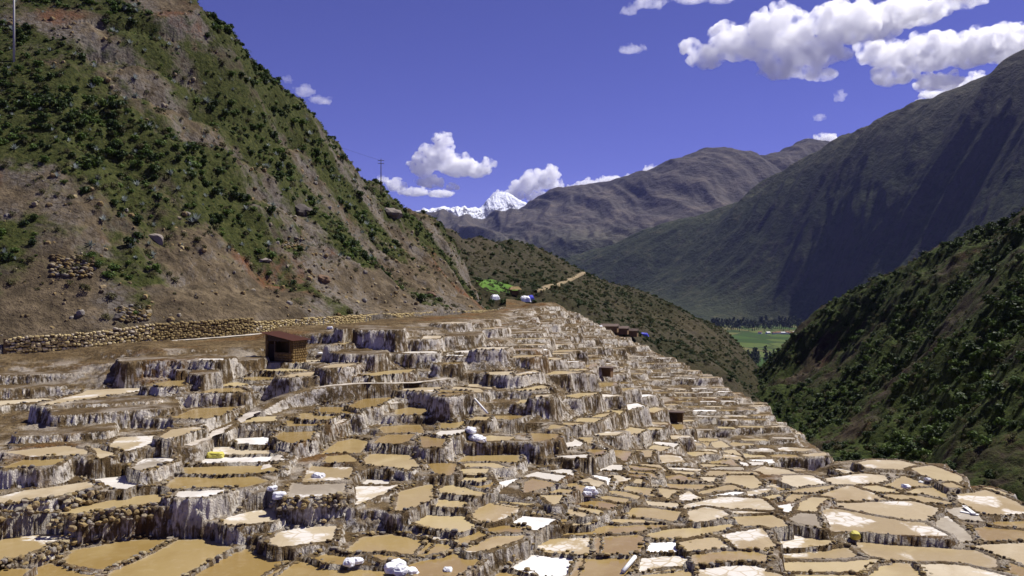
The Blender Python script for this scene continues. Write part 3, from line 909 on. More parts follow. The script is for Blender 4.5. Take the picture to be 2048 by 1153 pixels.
# neighbouring ponds share their dikes: gaps narrower than about two metres are filled
def shift_ext(A, k, axis, op):
    out = A; done = 0; step = 1
    while done < k:
        st = min(step, k - done)
        a = np.moveaxis(out, axis, 0); o = a.copy()
        o[st:] = op(o[st:], a[:-st]); o[:-st] = op(o[:-st], a[st:])
        out = np.moveaxis(o, 0, axis); done += st; step *= 2
    return out
def closing(A, kr, kc):
    for op in (np.maximum, np.minimum):
        A = shift_ext(A, kr, 0, op); A = shift_ext(A, kc, 1, op)
    return A
edges = [34, 44, 56, 72, 95, 130, 240]
Hc = H.copy()
for a_, b_ in zip(edges, edges[1:]):
    r0, r1 = np.searchsorted(rowsD, [a_, b_])
    m0 = max(0, r0 - 40); m1 = min(len(rowsD), r1 + 40)
    Dm = 0.5 * (a_ + b_)
    kr = max(1, int(round(1.15 / (0.085 + max(0, Dm - 45) * 0.0022)))); kc = max(1, int(round(1.15 / (Dm * (colT[1] - colT[0])))))
    Hc[r0:r1] = closing(H[m0:m1], kr, kc)[r0 - m0:r1 - m0]
H = Hc
# ragged, fluted edges: look the surface up a little to the side
wx = 0.20 * fbm(GX * 1.1, GY * 1.1, 2, 21) + 0.13 * gnoise(GX * 3.3, GY * 3.3, 22) + 0.05 * gnoise(GX * 8.0, GY * 8.0, 23)
wy = 0.20 * fbm(GX * 1.1, GY * 1.1, 2, 24) + 0.13 * gnoise(GX * 3.3, GY * 3.3, 25) + 0.05 * gnoise(GX * 8.0, GY * 8.0, 26)
Yw = np.clip(GY + wy, rowsD[0], rowsD[-1] - 0.5); Xw = GX + wx
ri = np.interp(Yw, rowsD, np.arange(len(rowsD))); ci = np.clip((Xw / Yw - colT[0]) / (colT[1] - colT[0]), 0, len(colT) - 1.001)
i0 = np.clip(ri.astype(int), 0, len(rowsD) - 2); j0 = ci.astype(int); u = ci - j0; v = ri - i0
H = (H[i0, j0] * (1 - u) + H[i0, j0 + 1] * u) * (1 - v) + (H[i0 + 1, j0] * (1 - u) + H[i0 + 1, j0 + 1] * u) * v
for p, s, sd in inside:
    pondm[s] = np.minimum(pondm[s], sd)
H = H + fbm(GX * 2.2, GY * 2.2, 3, 31) * (0.03 + 0.10 * smooth(0.35, 1.2, pondm))
ragged = 0.12 * gnoise(GX * 2.3, GY * 2.3, 61) + 0.06 * gnoise(GX * 6.0, GY * 6.0, 62)
# footpaths worn into the terraces
PATHS = [([(372, 893), (430, 868), (480, 842), (512, 822), (560, 795), (625, 777), (720, 767), (825, 767), (900, 758)], 0.55),
         ([(515, 948), (545, 925), (585, 890), (620, 866), (690, 840), (760, 812), (800, 805)], 0.40)]
CANAL = [(-150, 735, 83), (0, 718, 84), (175, 706, 88), (307, 686, 93), (420, 678, 97.5), (512, 670, 102), (637, 659, 112), (762, 649, 125), (870, 643, 143), (937, 639, 160), (1010, 634, 182)]
canal_line = np.array([place(*e) for e in CANAL])
canal_line = np.concatenate([canal_line[i] + (canal_line[i + 1] - canal_line[i]) * np.linspace(0, 1, 8, endpoint=False)[:, None] for i in range(len(CANAL) - 1)])
for _ in range(8): canal_line[1:-1] = canal_line[1:-1] * .5 + (canal_line[:-2] + canal_line[2:]) * .25
path_lines = []
for img, hw in PATHS + [(None, 0.9)]:
    L = []
    if img is None: L = canal_line; img = [(0, 0)]
    for (x0, y0), (x1, y1) in zip(img, img[1:]):
        for q in range(8):
            px = x0 + (x1 - x0) * q / 8; py = y0 + (y1 - y0) * q / 8
            bl = base_h((px - 1024) / FPX * rowsD, rowsD)
            i = int(np.argmax(bl >= -(py - HORIZON) / FPX * rowsD))
            L.append(((px - 1024) / FPX * rowsD[i], rowsD[i], bl[i]))
    L = np.array(L)
    soft = 1.2 if hw == 0.9 else 3.0
    for _ in range(6): L[1:-1] = L[1:-1] * .5 + (L[:-2] + L[2:]) * .25
    path_lines.append((L, hw))
    for a, b in zip(L, L[1:]):
        s = window(np.array([a[:2], b[:2]]), 3.4 if hw == 0.9 else 2.6)
        if s is None: continue
        X = GX[s]; Y = GY[s]; e = b - a
        t = np.clip(((X - a[0]) * e[0] + (Y - a[1]) * e[1]) / (e[0] ** 2 + e[1] ** 2 + 1e-9), 0, 1)
        d = np.hypot(X - a[0] - t * e[0], Y - a[1] - t * e[1]); zp = a[2] + t * e[2]
        out = np.maximum(0, d - hw - 0.15)
        H[s] = np.clip(H[s], zp - out * soft - (d > hw) * 0.02, zp + out * 2.2)
for p, s, sd in inside:
    if p['kind'] == 'L': continue
    sn = sd + ragged[s]
    H[s] = np.where(sn < 0, np.minimum(H[s], p['z'] - 0.10 * smooth(0, 0.25, -sn)), H[s])
for p, s, sd in inside:
    if p['kind'] == 'L': continue
    sn = sd + ragged[s]
    H[s] = np.where((sn >= 0) & (sn < 0.26), np.maximum(H[s], p['z'] + 0.12 * smooth(0, 0.12, sn)), H[s])

# keep the part that belongs to the field (the hill starts above the canal)
PX = 1024 + TT * FPX; PY = HORIZON - H / DD * FPX
def canal_at(px):
    return np.interp(px, [c[0] for c in CANAL] + [1011, 3000], [c[2] for c in CANAL] + [232, 232]), np.interp(px, [c[0] for c in CANAL], [place(*c)[2] for c in CANAL])
canal = canal_at(PX)[0] + 3.0
keepv = (GY < canal)
keep = keepv[:-1, :-1] & keepv[1:, 1:]
slope_n = np.gradient(H, axis=0) / np.gradient(GY, axis=0)
me = grid_mesh("salt_terraces", np.stack([GX, GY, H], -1), keep, dict(pond=pondm))
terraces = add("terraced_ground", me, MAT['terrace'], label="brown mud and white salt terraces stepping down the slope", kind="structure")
print("terrace verts", len(me.vertices))

def ground_h(x, y):
    """height of the built terraces at a spot"""
    i = int(np.clip(np.searchsorted(rowsD, y), 1, len(rowsD) - 1)); j = int(np.clip(np.searchsorted(colT, x / y), 1, len(colT) - 1))
    return float(H[i, j])
# ------------------------------------------------------------------ hills
HILLS = {}
def behind(pts, ks=(0.08, 0.2, 0.45), drops=(0.03, 0.10, 0.25)):
    out = []
    for e in pts:
        x, y, z = place(*e)
        for k, d in zip(ks, drops):
            out.append((x * (1 + k), y * (1 + k), z * (1 + k) - d * y))
    return out
def hill(name, ctrl, extra, txr, dr, nt, nd, relief, mat, lam=0.0005, keepf=None, label=None, log=True):
    P = []; Z = []
    for e in ctrl:
        x, y, z = place(*e); P.append((x, y)); Z.append(z)
    for x, y, z in extra: P.append((x, y)); Z.append(z)
    fit = tps_fit(P, Z, lam)
    t = np.linspace(*txr, nt)
    D = np.exp(np.linspace(math.log(dr[0]), math.log(dr[1]), nd)) if log else np.linspace(dr[0], dr[1], nd)
    T, DD = np.meshgrid(t, D)
    X = T * DD; Y = DD
    # evaluate the smooth form on a coarse net
    ct = np.linspace(*txr, 90); cd = D[np.linspace(0, nd - 1, 90).astype(int)]
    CT, CD = np.meshgrid(ct, cd)
    cz = tps_eval(fit, CT * CD, CD)
    a = (T - txr[0]) / (txr[1] - txr[0]) * 89; i = np.clip(a.astype(int), 0, 88); u = a - i
    b = np.interp(DD, cd, np.arange(90)); j = np.clip(b.astype(int), 0, 88); v = b - j
    Z0 = (cz[j, i] * (1 - u) + cz[j, i + 1] * u) * (1 - v) + (cz[j + 1, i] * (1 - u) + cz[j + 1, i + 1] * u) * v
    Z1, attrs = relief(X, Y, Z0)
    keep = None
    if keepf is not None:
        k = keepf(X, Y, Z1); keep = k[:-1, :-1] & k[1:, 1:] & k[1:, :-1] & k[:-1, 1:]
    me = grid_mesh(name, np.stack([X, Y, Z1], -1), keep, attrs)
    o = add(name, me, mat, kind="structure", label=label)
    HILLS[name] = (t, D, X, Y, Z1, attrs, keep)
    return o

# left hillside
def relief_left(X, Y, Z):
    # gullies run down the slope (towards +x, -y)
    s = X * 0.42 + Y * 0.91; c = X * 0.91 - Y * 0.42
    g = ridged(s * 0.035 + 0.25 * fbm(X * .03, Y * .03, 2, 5), c * 0.010, 3, 51)
    big = fbm(X * 0.022, Y * 0.022, 3, 52)
    rock = fbm(X * 0.12, Y * 0.12, 5, 53, 0.55)
    crag = np.abs(fbm(X * 0.06, Y * 0.06, 4, 54))
    foot = smooth(-7, 6, Z)
    mask = smooth(-0.05, 0.35, fbm(X * 0.04, Y * 0.04, 3, 58))
    strata = (np.abs(np.sin((Z + 7 * big + 1.5 * rock) * 0.42)) ** 0.5 - 0.7) * 3.4 * mask
    z = Z + foot * (2.4 * (g - 0.3) + 1.2 * big + 2.3 * rock - 3.6 * (crag - 0.2) + strata) + (1 - foot) * (1.0 * rock - 1.6 * crag) + 0.25 * fbm(X * 0.7, Y * 0.7, 3, 55) + 0.10 * fbm(X * 2.2, Y * 2.2, 2, 56)
    # the bank is cut back behind the canal wall
    pxv = 1024 + X / Y * FPX
    cD, cZ = canal_at(pxv)
    q = (Y - cD) * 0.75
    cap = np.where(q < 1.0, cZ - 4.0, cZ + 1.45 + np.maximum(0, q - 1.6) * 1.5 + 0.25 * rock)
    z = np.where(pxv < 1000, np.minimum(z, cap), z)
    veg = 0.75 - 0.30 * mask + 1.25 * fbm(X * 0.05 + 0.02 * Z, Y * 0.05 + 0.02 * Z, 4, 57) - 0.60 * smooth(11, -3, Z + 6 * big) + 0.1 * smooth(10, 40, Z)
    return z, dict(veg=veg)
sil = [(390,-6,150),(440,40,154),(500,105,160),(555,175,166),(620,225,174),(680,285,182),(706,330,188)]
ctrl = [(-250,640,76),(0,655,85),(150,645,89),(300,634,95),(430,628,101),(575,622,110),(700,616,122),(820,610,141),(900,607,162),(950,604,185),
 (0,520,91),(0,300,104),(0,100,117),(0,0,124),(0,-150,135),(-250,400,88),(-250,0,110),(-250,-200,122),
 (200,540,99),(200,400,108),(200,250,120),(200,50,137),(200,-150,153),(330,-120,158),
 (400,540,109),(400,420,119),(400,300,131),(400,150,146),(400,40,153),(520,560,119),(520,300,150),(520,180,161),
 (600,560,125),(600,440,143),(600,330,160),(600,250,171),(700,570,136),(700,480,156),(700,400,175),(760,420,184),
 (800,570,155),(800,490,180),(800,430,200),(860,560,172),(860,500,200),(890,562,185),(890,515,215),(920,575,200),
 (730,372,200),(765,392,206),(830,425,222),(890,468,246),(918,515,246),(935,555,236),(955,592,222)] + sil
extra = []
extra += behind(sil) + behind([(730,372,200),(830,425,222),(890,468,246),(918,515,246),(935,555,236),(958,595,225)])
extra += behind([(e[0] + 60, e[1] + 40, e[2] * 1.12) for e in sil], (0.0, 0.2), (0.05, 0.2))
for e in [(-250,690,74),(0,690,80),(300,662,88),(575,645,102),(820,628,132),(960,615,160)]:
    x, y, z = place(*e); extra += [(x + 4, y - 5, z - 4), (x + 10, y - 16, z - 10)]
def keep_left(X, Y, Z):
    c = canal_at(1024 + X / Y * FPX)[0]
    return (Y > np.minimum(c, 186) + 0.3) & (Y < 330) & (X < -0.028 * Y)
hill("left_hillside", ctrl, extra, (-0.86, 0.06), (70, 330), 720, 560, relief_left, MAT['hill_left'], 0.0004, keep_left, "steep brown and green hillside above the salt terraces")

# the spur beyond the field
def relief_spur(X, Y, Z):
    g = ridged((X + Y) * 0.013 + 0.2 * fbm(X * .01, Y * .01, 2, 61), (X - Y) * 0.004, 4, 62)
    z = Z + 4.0 * (g - .3) + 1.2 * fbm(X * 0.02, Y * 0.02, 4, 63) + 1.1 * fbm(X * 0.1, Y * 0.1, 4, 64)
    return z, dict(veg=0.55 + 0.5 * fbm(X * 0.03, Y * 0.03, 4, 65))
rid = [(905,468,290),(960,480,315),(1000,488,345),(1050,498,360),(1100,513,375),(1180,550,385),(1250,580,392),(1330,610,400),(1400,635,412),(1438,655,420)]
ctrl = rid + [(900,545,250),(980,604,236),(1060,603,240),(1150,624,240),(1200,642,245),(1300,690,255),(1400,734,265),(1460,775,262),(1500,790,280),
 (950,520,285),(1000,545,290),(1050,530,325),(1100,570,305),(1150,565,350),(1200,610,312),(1250,610,350),(1300,650,322),(1380,680,330),(1440,705,345),(1440,740,310),(1490,735,340),(1508,752,345),(1360,720,270),(1250,660,265),(1330,635,360)]
extra = behind(rid)
for e in [(1438,655,420),(1508,752,345),(1500,790,280)]:
    x, y, z = place(*e); extra += [(x + 20, y + 8, z - 25), (x + 45, y + 15, z - 50)]
for e in [(1060,603,240),(1200,642,245),(1300,690,255),(1400,734,265)]:
    x, y, z = place(*e); extra += [(x - 4, y - 20, z - 8)]
hill("spur_hill", ctrl, extra, (-0.10, 0.40), (215, 520), 420, 380, relief_spur, MAT['hill_spur'], 0.0004, None, "low dark scrubby spur behind the salt field")

# right hillside
def relief_right(X, Y, Z):
    s = -X * 0.45 + Y * 0.89; c = X * 0.89 + Y * 0.45
    wv = fbm(X * .018, Y * .018, 3, 71)
    g = ridged(s * 0.022 + 0.25 * wv, c * 0.005 + 0.1 * wv, 4, 72)
    crag = np.abs(fbm(X * 0.05, Y * 0.05, 4, 74))
    z = Z + 6.5 * (g - 0.3) + 3.0 * wv - 6.0 * (crag - 0.2) + 1.6 * fbm(X * 0.11, Y * 0.11, 4, 73) + 0.25 * fbm(X * 0.6, Y * 0.6, 3, 75)
    return z, dict(veg=0.68 + 0.9 * fbm(X * 0.03, Y * 0.03, 4, 76) - 0.35 * (g - 0.3))
ctrl = [(2300,330,235),(2048,436,262),(1900,508,285),(1750,583,312),(1650,638,335),(1590,678,352),(1545,725,362),(1505,772,350),
 (1530,800,305),(1570,850,255),(1640,903,200),(1700,930,172),(1800,960,148),(1900,990,128),(2048,1060,106),(2300,1140,92),
 (2048,520,212),(2048,620,178),(2048,740,150),(2048,900,124),(2300,600,150),(2300,900,112),
 (1900,590,248),(1900,700,204),(1900,850,160),(1800,640,272),(1800,760,222),(1800,880,174),(1700,700,296),(1700,800,236),(1700,880,196),(1620,740,320),(1620,820,262)]
extra = []
for e in [(2300,330,235),(2048,436,262),(1900,508,285),(1750,583,312),(1650,638,335),(1590,678,352),(1545,725,362)]:
    x, y, z = place(*e); extra += [(x + 20, y + 45, z - 6), (x + 45, y + 110, z - 45)]
for e in [(1640,903,200),(1700,930,172),(1800,960,148),(1900,990,128),(2048,1060,106)]:
    x, y, z = place(*e); extra += [(x - 22, y - 14, z - 1), (x - 40, y - 22, z + 2)]
hill("right_hillside", ctrl, extra, (0.20, 0.90), (84, 440), 520, 520, relief_right, MAT['hill_right'], 0.0004, None, "dark shaded ravine side opposite the salt field")

# valley floor
VZ = -165.0
def relief_flat(X, Y, Z):
    return VZ + 1.5 * fbm(X * 0.004, Y * 0.004, 3, 81), {}
hill("valley_floor", [(0,700,500),(1000,700,900),(2000,700,2000),(1500,700,5000)], [], (-0.6, 0.9), (500, 5200), 160, 160, relief_flat, MAT['valley'], 0.001, None, "flat green valley floor of fields far below")

# mountain across the valley, right
def mountain_relief(scale, amp, seed, along):
    ca, sa = math.cos(along), math.sin(along)
    def f(X, Y, Z):
        s = X * ca + Y * sa; c = -X * sa + Y * ca
        wv = fbm(X * .35 * scale, Y * .35 * scale, 3, seed)
        g = ridged(s * scale + 0.60 * wv, c * scale * 0.16 + 0.12 * wv, 5, seed + 1, 0.50)
        rel = smooth(VZ, VZ + 250, Z)
        z = Z + rel * amp * (0.95 * (g - 0.3) + 0.25 * wv + 0.07 * fbm(X * 6 * scale, Y * 6 * scale, 4, seed + 3))
        return z, {}
    return f
rid = [(2300,30,3250),(2048,118,3575),(1980,150,3705),(1900,188,3874),(1820,218,4030),(1760,245,4160),(1700,275,4290),(1655,300,4420),(1560,355,4680),(1480,400,4875),(1400,437,5070),(1300,468,5200),(1200,500,5265),(1120,530,5304)]
ctrl = rid + [(2300,500,2665),(2048,420,2925),(2048,560,2665),(1900,450,3250),(1900,590,2925),(1750,480,3510),(1750,600,3250),(1600,500,3900),(1600,650,3600),(1450,540,4290),(1430,650,3650),(1300,560,4615),(1200,570,4810),(1250,648,3800),(1000,660,4290),(1100,600,4810)]
extra = []
extra = behind(rid, (0.06, 0.2, 0.45), (0.015, 0.08, 0.2))
hill("right_mountain", ctrl, extra, (-0.1, 0.9), (2400, 7000), 520, 420, mountain_relief(0.0036, 80, 91, 1.95), MAT['mount_near'], 0.0002, None, "huge dark green mountain across the valley")

# farther range
rid = [(700,440,9500),(840,436,9300),(900,442,9200),(960,450,9200),(1010,446,9000),(1060,420,8800),(1120,393,8600),(1190,378,8400),(1270,367,8200),(1330,343,8000),(1390,318,7800),(1440,304,7700),(1475,313,7700),(1540,308,7800),(1600,302,7900),(1650,291,8000),(1720,340,8000),(1900,330,8000)]
ctrl = rid + [(700,520,6000),(900,500,6300),(1000,505,6200),(1100,500,6000),(1150,450,6800),(1250,450,6500),(1250,420,7000),(1350,420,6600),(1440,400,6700),(1400,470,5800),(1300,490,5600),(1550,420,6600),(1500,470,5800),(1650,420,6600),(1100,540,5400),(1400,540,5200),(1800,500,6000),(700,460,7800),(800,452,7800),(900,456,7700),(1000,460,7600),(1060,442,7600),(1120,422,7500),(1190,405,7400),(1330,375,7200),(1440,345,7100),(1600,345,7200)]
extra = []
extra = behind(rid, (0.06, 0.2), (0.02, 0.08))
hill("far_range", ctrl, extra, (-0.3, 0.65), (4900, 10500), 560, 400, mountain_relief(0.0012, 190, 101, 0.15), MAT['mount_far'], 0.0002, None, "bluish grey mountain range at the head of the valley")

rid = [(780,440,19000),(835,428,19000),(870,420,19000),(890,424,19000),(915,428,19000),(945,420,19000),(970,408,19000),(990,398,19000),(1005,392,19000),(1018,398,19000),(1040,408,19000),(1060,411,19000),(1090,425,19000),(1200,440,19000)]
ctrl = rid + [(780,470,17000),(900,460,17000),(960,448,17300),(1005,430,17800),(1050,446,17300),(1100,460,17000),(1200,470,17000),(1005,470,16600)]
extra = []
extra = behind(rid, (0.04, 0.15), (0.02, 0.06))
hill("snow_peak", ctrl, extra, (-0.18, 0.12), (16400, 22000), 460, 300, mountain_relief(0.0012, 200, 121, 0.2), MAT['snow_rock'], 0.00005, None, "jagged snow covered peak on the horizon")
# ------------------------------------------------------------------ plant, stone and sack shapes
def leaf_cloud(rng, n, rx, rz, leaf, lumps=7, upright=0.0, z0=0.0):
    """leaf-sized quads spread through lumps of a crown"""
    V, F = [], []
    cs = []
    for i in range(lumps):
        a = rng.uniform(0, 2 * math.pi); r = rx * 0.62 * math.sqrt(rng.random())
        cs.append((r * math.cos(a), r * math.sin(a), z0 + rz * rng.uniform(0.25, 0.8), rx * rng.uniform(0.28, 0.5)))
    for i in range(n):
        cx, cy, cz, cr = cs[rng.randrange(lumps)]
        while True:
            d = Vector((rng.gauss(0, 1), rng.gauss(0, 1), rng.gauss(0, 1) * 0.8 + 0.25))
            if d.length > 0.1: break
        d.normalize(); q = cr * (0.75 + 0.35 * rng.random())
        p = Vector((cx, cy, cz)) + d * q
        if p.z < 0.02: p.z = 0.02 + rng.random() * 0.1
        nrm = (d + Vector((rng.gauss(0, .5), rng.gauss(0, .5), rng.gauss(0, .5) + 0.3))).normalized()
        t = nrm.cross(Vector((rng.gauss(0, 1), rng.gauss(0, 1), rng.gauss(0, 1)))).normalized(); b = nrm.cross(t)
        s = leaf * rng.uniform(0.6, 1.35)
        k = len(V)
        V += [p - t * s, p + b * s * 0.55, p + t * s, p - b * s * 0.55]
        F.append((k, k + 1, k + 2, k + 3))
    return V, F

def shrub_mesh(name, seed, mat, n=170, rx=1.0, rz=1.0, leaf=0.20):
    rng = random.Random(seed)
    V, F = leaf_cloud(rng, n, rx, rz, leaf)
    for i in range(4):                      # a few bare stems
        a = rng.uniform(0, 6.28); r = rx * 0.4
        k = len(V); x, y = math.cos(a) * r, math.sin(a) * r
        V += [Vector((0.03, 0, -0.1)), Vector((-0.03, 0.02, -0.1)), Vector((x, y, rz * 0.6))]; F.append((k, k + 1, k + 2))
    me = raw_mesh(name, V, F); me.materials.append(mat); return me

def agave_mesh(name, seed, n=16):
    rng = random.Random(seed); V, F = [], []
    for i in range(n):
        a = i * 2.39996 + rng.uniform(-.2, .2); tilt = R(rng.uniform(20, 75)) if i > 3 else R(rng.uniform(5, 20))
        L = rng.uniform(0.7, 1.05); w = 0.085
        d = Vector((math.cos(a) * math.sin(tilt), math.sin(a) * math.sin(tilt), math.cos(tilt)))
        s = Vector((-math.sin(a), math.cos(a), 0)); up = d.cross(s) * -1
        k = len(V)
        V += [s * -w * .7, s * w * .7, d * L * .45 + s * w, d * L * .45 - s * w, d * L * .45 - up * -0.0 - Vector((0, 0, .03)), d * L + Vector((0, 0, -.06 * L))]
        F += [(k, k + 1, k + 4), (k + 1, k + 2, k + 4), (k, k + 4, k + 3), (k + 3, k + 4, k + 5), (k + 4, k + 2, k + 5)]
    me = raw_mesh(name, V, F); me.materials.append(MAT['leaf_agave']); return me

def ico(sub):
    bm = bmesh.new(); bmesh.ops.create_icosphere(bm, subdivisions=sub, radius=1.0)
    V = np.array([v.co[:] for v in bm.verts]); F = [[v.index for v in f.verts] for f in bm.faces]; bm.free()
    return V, F
ICO1 = ico(1); ICO2 = ico(2); ICO3 = ico(3)
def lumpy(base, rng, amp, boxy=0.0):
    V, F = base
    V = V.copy()
    dirs = rng.normal(size=(7, 3)); dirs /= np.linalg.norm(dirs, axis=1)[:, None]
    off = rng.uniform(0.55, 0.95, 7)
    for d, o in zip(dirs, off):             # planes cut flat facets
        h = V @ d; V = V - np.maximum(0, h - o)[:, None] * d[None]
    V = V * (1 + amp * rng.normal(size=(len(V), 1)))
    return V, F
nrg = np.random.default_rng(3)
STONES = []
for i in range(8):
    V, F = lumpy(ICO1 if i < 6 else ICO2, nrg, 0.05)
    V = V / np.abs(V).max(0)
    me = raw_mesh("stone", V, F); STONES.append(me)
STONE_NP = [(np.array([v.co[:] for v in m.vertices]), np.array([p.vertices[:] for p in m.polygons])) for m in STONES]
WALL_STONES = []
for i in range(6):
    V, F = lumpy(ICO2, nrg, 0.03)
    V = np.sign(V) * np.abs(V) ** 0.55; V = V / np.abs(V).max(0)
    me = raw_mesh("stone", V * 0.5, F, True); me.materials.append(MAT['wall_stone']); WALL_STONES.append(me)
WALL_NP = [(np.array([v.co[:] for v in m.vertices]), np.array([p.vertices[:] for p in m.polygons])) for m in WALL_STONES]
for m in STONES: m.materials.append(MAT['stone'])

def joined(name, items, lib, mat):
    """many stones as one mesh; items = (lib index, x, y, z, sx, sy, sz, angle)"""
    VV, FF = [], []; n = 0
    for (i, x, y, z, sx, sy, sz, a) in items:
        V, F = lib[i]
        c, s = math.cos(a), math.sin(a)
        vx = V[:, 0] * sx; vy = V[:, 1] * sy
        VV.append(np.stack([vx * c - vy * s + x, vx * s + vy * c + y, V[:, 2] * sz + z], 1)); FF.append(F + n); n += len(V)
    V = np.concatenate(VV).astype(np.float32); F = np.concatenate(FF)
    me = bpy.data.meshes.new(name)
    me.vertices.add(len(V)); me.vertices.foreach_set("co", V.ravel())
    me.loops.add(F.size); me.loops.foreach_set("vertex_index", F.ravel().astype(np.int32))
    me.polygons.add(len(F)); me.polygons.foreach_set("loop_start", np.arange(0, F.size, 3, dtype=np.int32)); me.polygons.foreach_set("loop_total", np.full(len(F), 3, np.int32))
    me.update(calc_edges=True); me.materials.append(mat)
    return me

def hill_h(name, x, y):
    t, D, X, Y, Z, at, keep = HILLS[name]
    i = np.clip(np.searchsorted(D, y), 1, len(D) - 1); j = np.clip(np.searchsorted(t, np.asarray(x) / y), 1, len(t) - 1)
    return Z[i, j], at.get('veg', Z * 0)[i, j]

# ------------------------------------------------------------------ scrub
def scatter(name, lib, pts, label, kindname):
    """ground cover nobody could count: one object, instances of one small mesh"""
    me = bpy.data.meshes.new(name)
    me.from_pydata([tuple(p[:3]) for p in pts], [], [])
    for an, col in (("scl", 3), ("rot", 4)):
        a = me.attributes.new(an, 'FLOAT', 'POINT'); a.data.foreach_set("value", np.array([p[col] for p in pts], np.float32))
    o = add(name, me, None, kind="stuff", label=label)
    src = bpy.data.objects.new(kindname, lib)
    ng = bpy.data.node_groups.new(name, 'GeometryNodeTree')
    ng.interface.new_socket("Geometry", in_out='INPUT', socket_type='NodeSocketGeometry')
    ng.interface.new_socket("Geometry", in_out='OUTPUT', socket_type='NodeSocketGeometry')
    gi = ng.nodes.new("NodeGroupInput"); go = ng.nodes.new("NodeGroupOutput")
    ob = ng.nodes.new("GeometryNodeObjectInfo"); ob.inputs[0].default_value = src
    ip = ng.nodes.new("GeometryNodeInstanceOnPoints")
    def at(n):
        a = ng.nodes.new("GeometryNodeInputNamedAttribute"); a.data_type = 'FLOAT'; a.inputs[0].default_value = n; return a.outputs[0]
    cx = ng.nodes.new("ShaderNodeCombineXYZ"); ng.links.new(at("rot"), cx.inputs[2])
    ng.links.new(gi.outputs[0], ip.inputs["Points"]); ng.links.new(ob.outputs["Geometry"], ip.inputs["Instance"])
    ng.links.new(cx.outputs[0], ip.inputs["Rotation"]); ng.links.new(at("scl"), ip.inputs["Scale"])
    ng.links.new(ip.outputs[0], go.inputs[0])
    md = o.modifiers.new("scatter", 'NODES'); md.node_group = ng
    return o

SHRUBS = dict(
    dark=[shrub_mesh("shrub", 1, MAT['leaf_dark']), shrub_mesh("shrub", 2, MAT['leaf_dark'], 190, 1.2, 0.9)],
    bright=[shrub_mesh("shrub", 3, MAT['leaf_bright']), shrub_mesh("shrub", 4, MAT['leaf_bright'], 180, 1.1, 0.8)],
    olive=[shrub_mesh("shrub", 5, MAT['leaf_olive'], 130, 1.0, 0.9, 0.17), shrub_mesh("shrub", 6, MAT['leaf_olive'], 120, 0.9, 1.1, 0.16)])
AGAVES = [agave_mesh("agave", 8), agave_mesh("agave", 9, 22)]

srng = np.random.default_rng(21)
def hill_points(name, n, veg_min, px_range, power=1.0, veg_max=9, ymin=-50, ymax=1000):
    t, D, X, Y, Z, at, keep = HILLS[name]
    veg = at['veg']
    area = np.gradient(X, axis=1) * np.gradient(Y, axis=0)
    PXg = 1024 + X / Y * FPX; PYg = HORIZON - Z / Y * FPX
    w = area * (veg > veg_min) * (veg < veg_max) * np.clip(veg - veg_min + 0.1, 0.02, 1) ** power * (PXg > px_range[0]) * (PXg < px_range[1]) * (PYg > ymin) * (PYg < ymax)
    if keep is not None:
        kk = np.zeros(X.shape, bool); kk[:-1, :-1] = keep; w = w * kk
    w = w.ravel() / w.sum()
    idx = srng.choice(len(w), n, p=w)
    jx = srng.uniform(-.3, .3, n); jy = srng.uniform(-.3, .3, n)
    return [(X.ravel()[i] + a, Y.ravel()[i] + b, Z.ravel()[i] - 0.08) for i, a, b in zip(idx, jx, jy)]
def with_scale(pts, lo, hi):
    return [(x, y, z, lo * (hi / lo) ** (srng.random() ** 1.5), srng.uniform(0, 6.28)) for x, y, z in pts]
scatter("hillside_scrub", SHRUBS['dark'][0], with_scale(hill_points("left_hillside", 8000, 0.40, (-120, 1010), 1.4), 0.28, 1.15), "dense dark green scrub covering the left hillside", "scrub_bush")
scatter("hillside_low_bushes", SHRUBS['bright'][1], with_scale(hill_points("left_hillside", 7000, 0.40, (-120, 1010), 1.2), 0.22, 0.95), "bright green low bushes scattered on the left hillside", "low_bush")
scatter("hillside_dry_brush", SHRUBS['olive'][0], with_scale(hill_points("left_hillside", 9500, 0.15, (-120, 1010), 0.4), 0.2, 0.8), "dry olive brush scattered on the left hillside", "dry_bush")
scatter("hillside_small_agaves", AGAVES[0], with_scale(hill_points("left_hillside", 1800, 0.30, (-120, 800), 0.3, ymax=520), 0.6, 1.2), "small grey green agave rosettes dotting the left hillside", "small_agave")
scatter("spur_scrub", SHRUBS['dark'][1], with_scale(hill_points("spur_hill", 4200, 0.30, (880, 1530)), 0.4, 1.2), "dark scrub covering the spur behind the salt field", "spur_bush")
scatter("spur_dry_brush", SHRUBS['olive'][1], with_scale(hill_points("spur_hill", 4200, 0.1, (880, 1530), 0.2), 0.4, 1.2), "dry olive brush on the spur behind the salt field", "spur_dry_bush")
scatter("ravine_scrub", SHRUBS['dark'][0], with_scale(hill_points("right_hillside", 4200, 0.42, (1480, 2120), 1.6), 0.35, 2.0), "dark green scrub on the ravine side at right", "ravine_bush")
scatter("ravine_green_bushes", SHRUBS['bright'][0], with_scale(hill_points("right_hillside", 2600, 0.50, (1480, 2120), 1.6, ymin=560), 0.3, 1.6), "bright green bushes on the ravine side at right", "ravine_green_bush")
scatter("ravine_dry_brush", SHRUBS['olive'][0], with_scale(hill_points("right_hillside", 3400, 0.10, (1480, 2120), 0.3), 0.3, 1.2), "dry olive brush on the ravine side at right", "ravine_dry_bush")

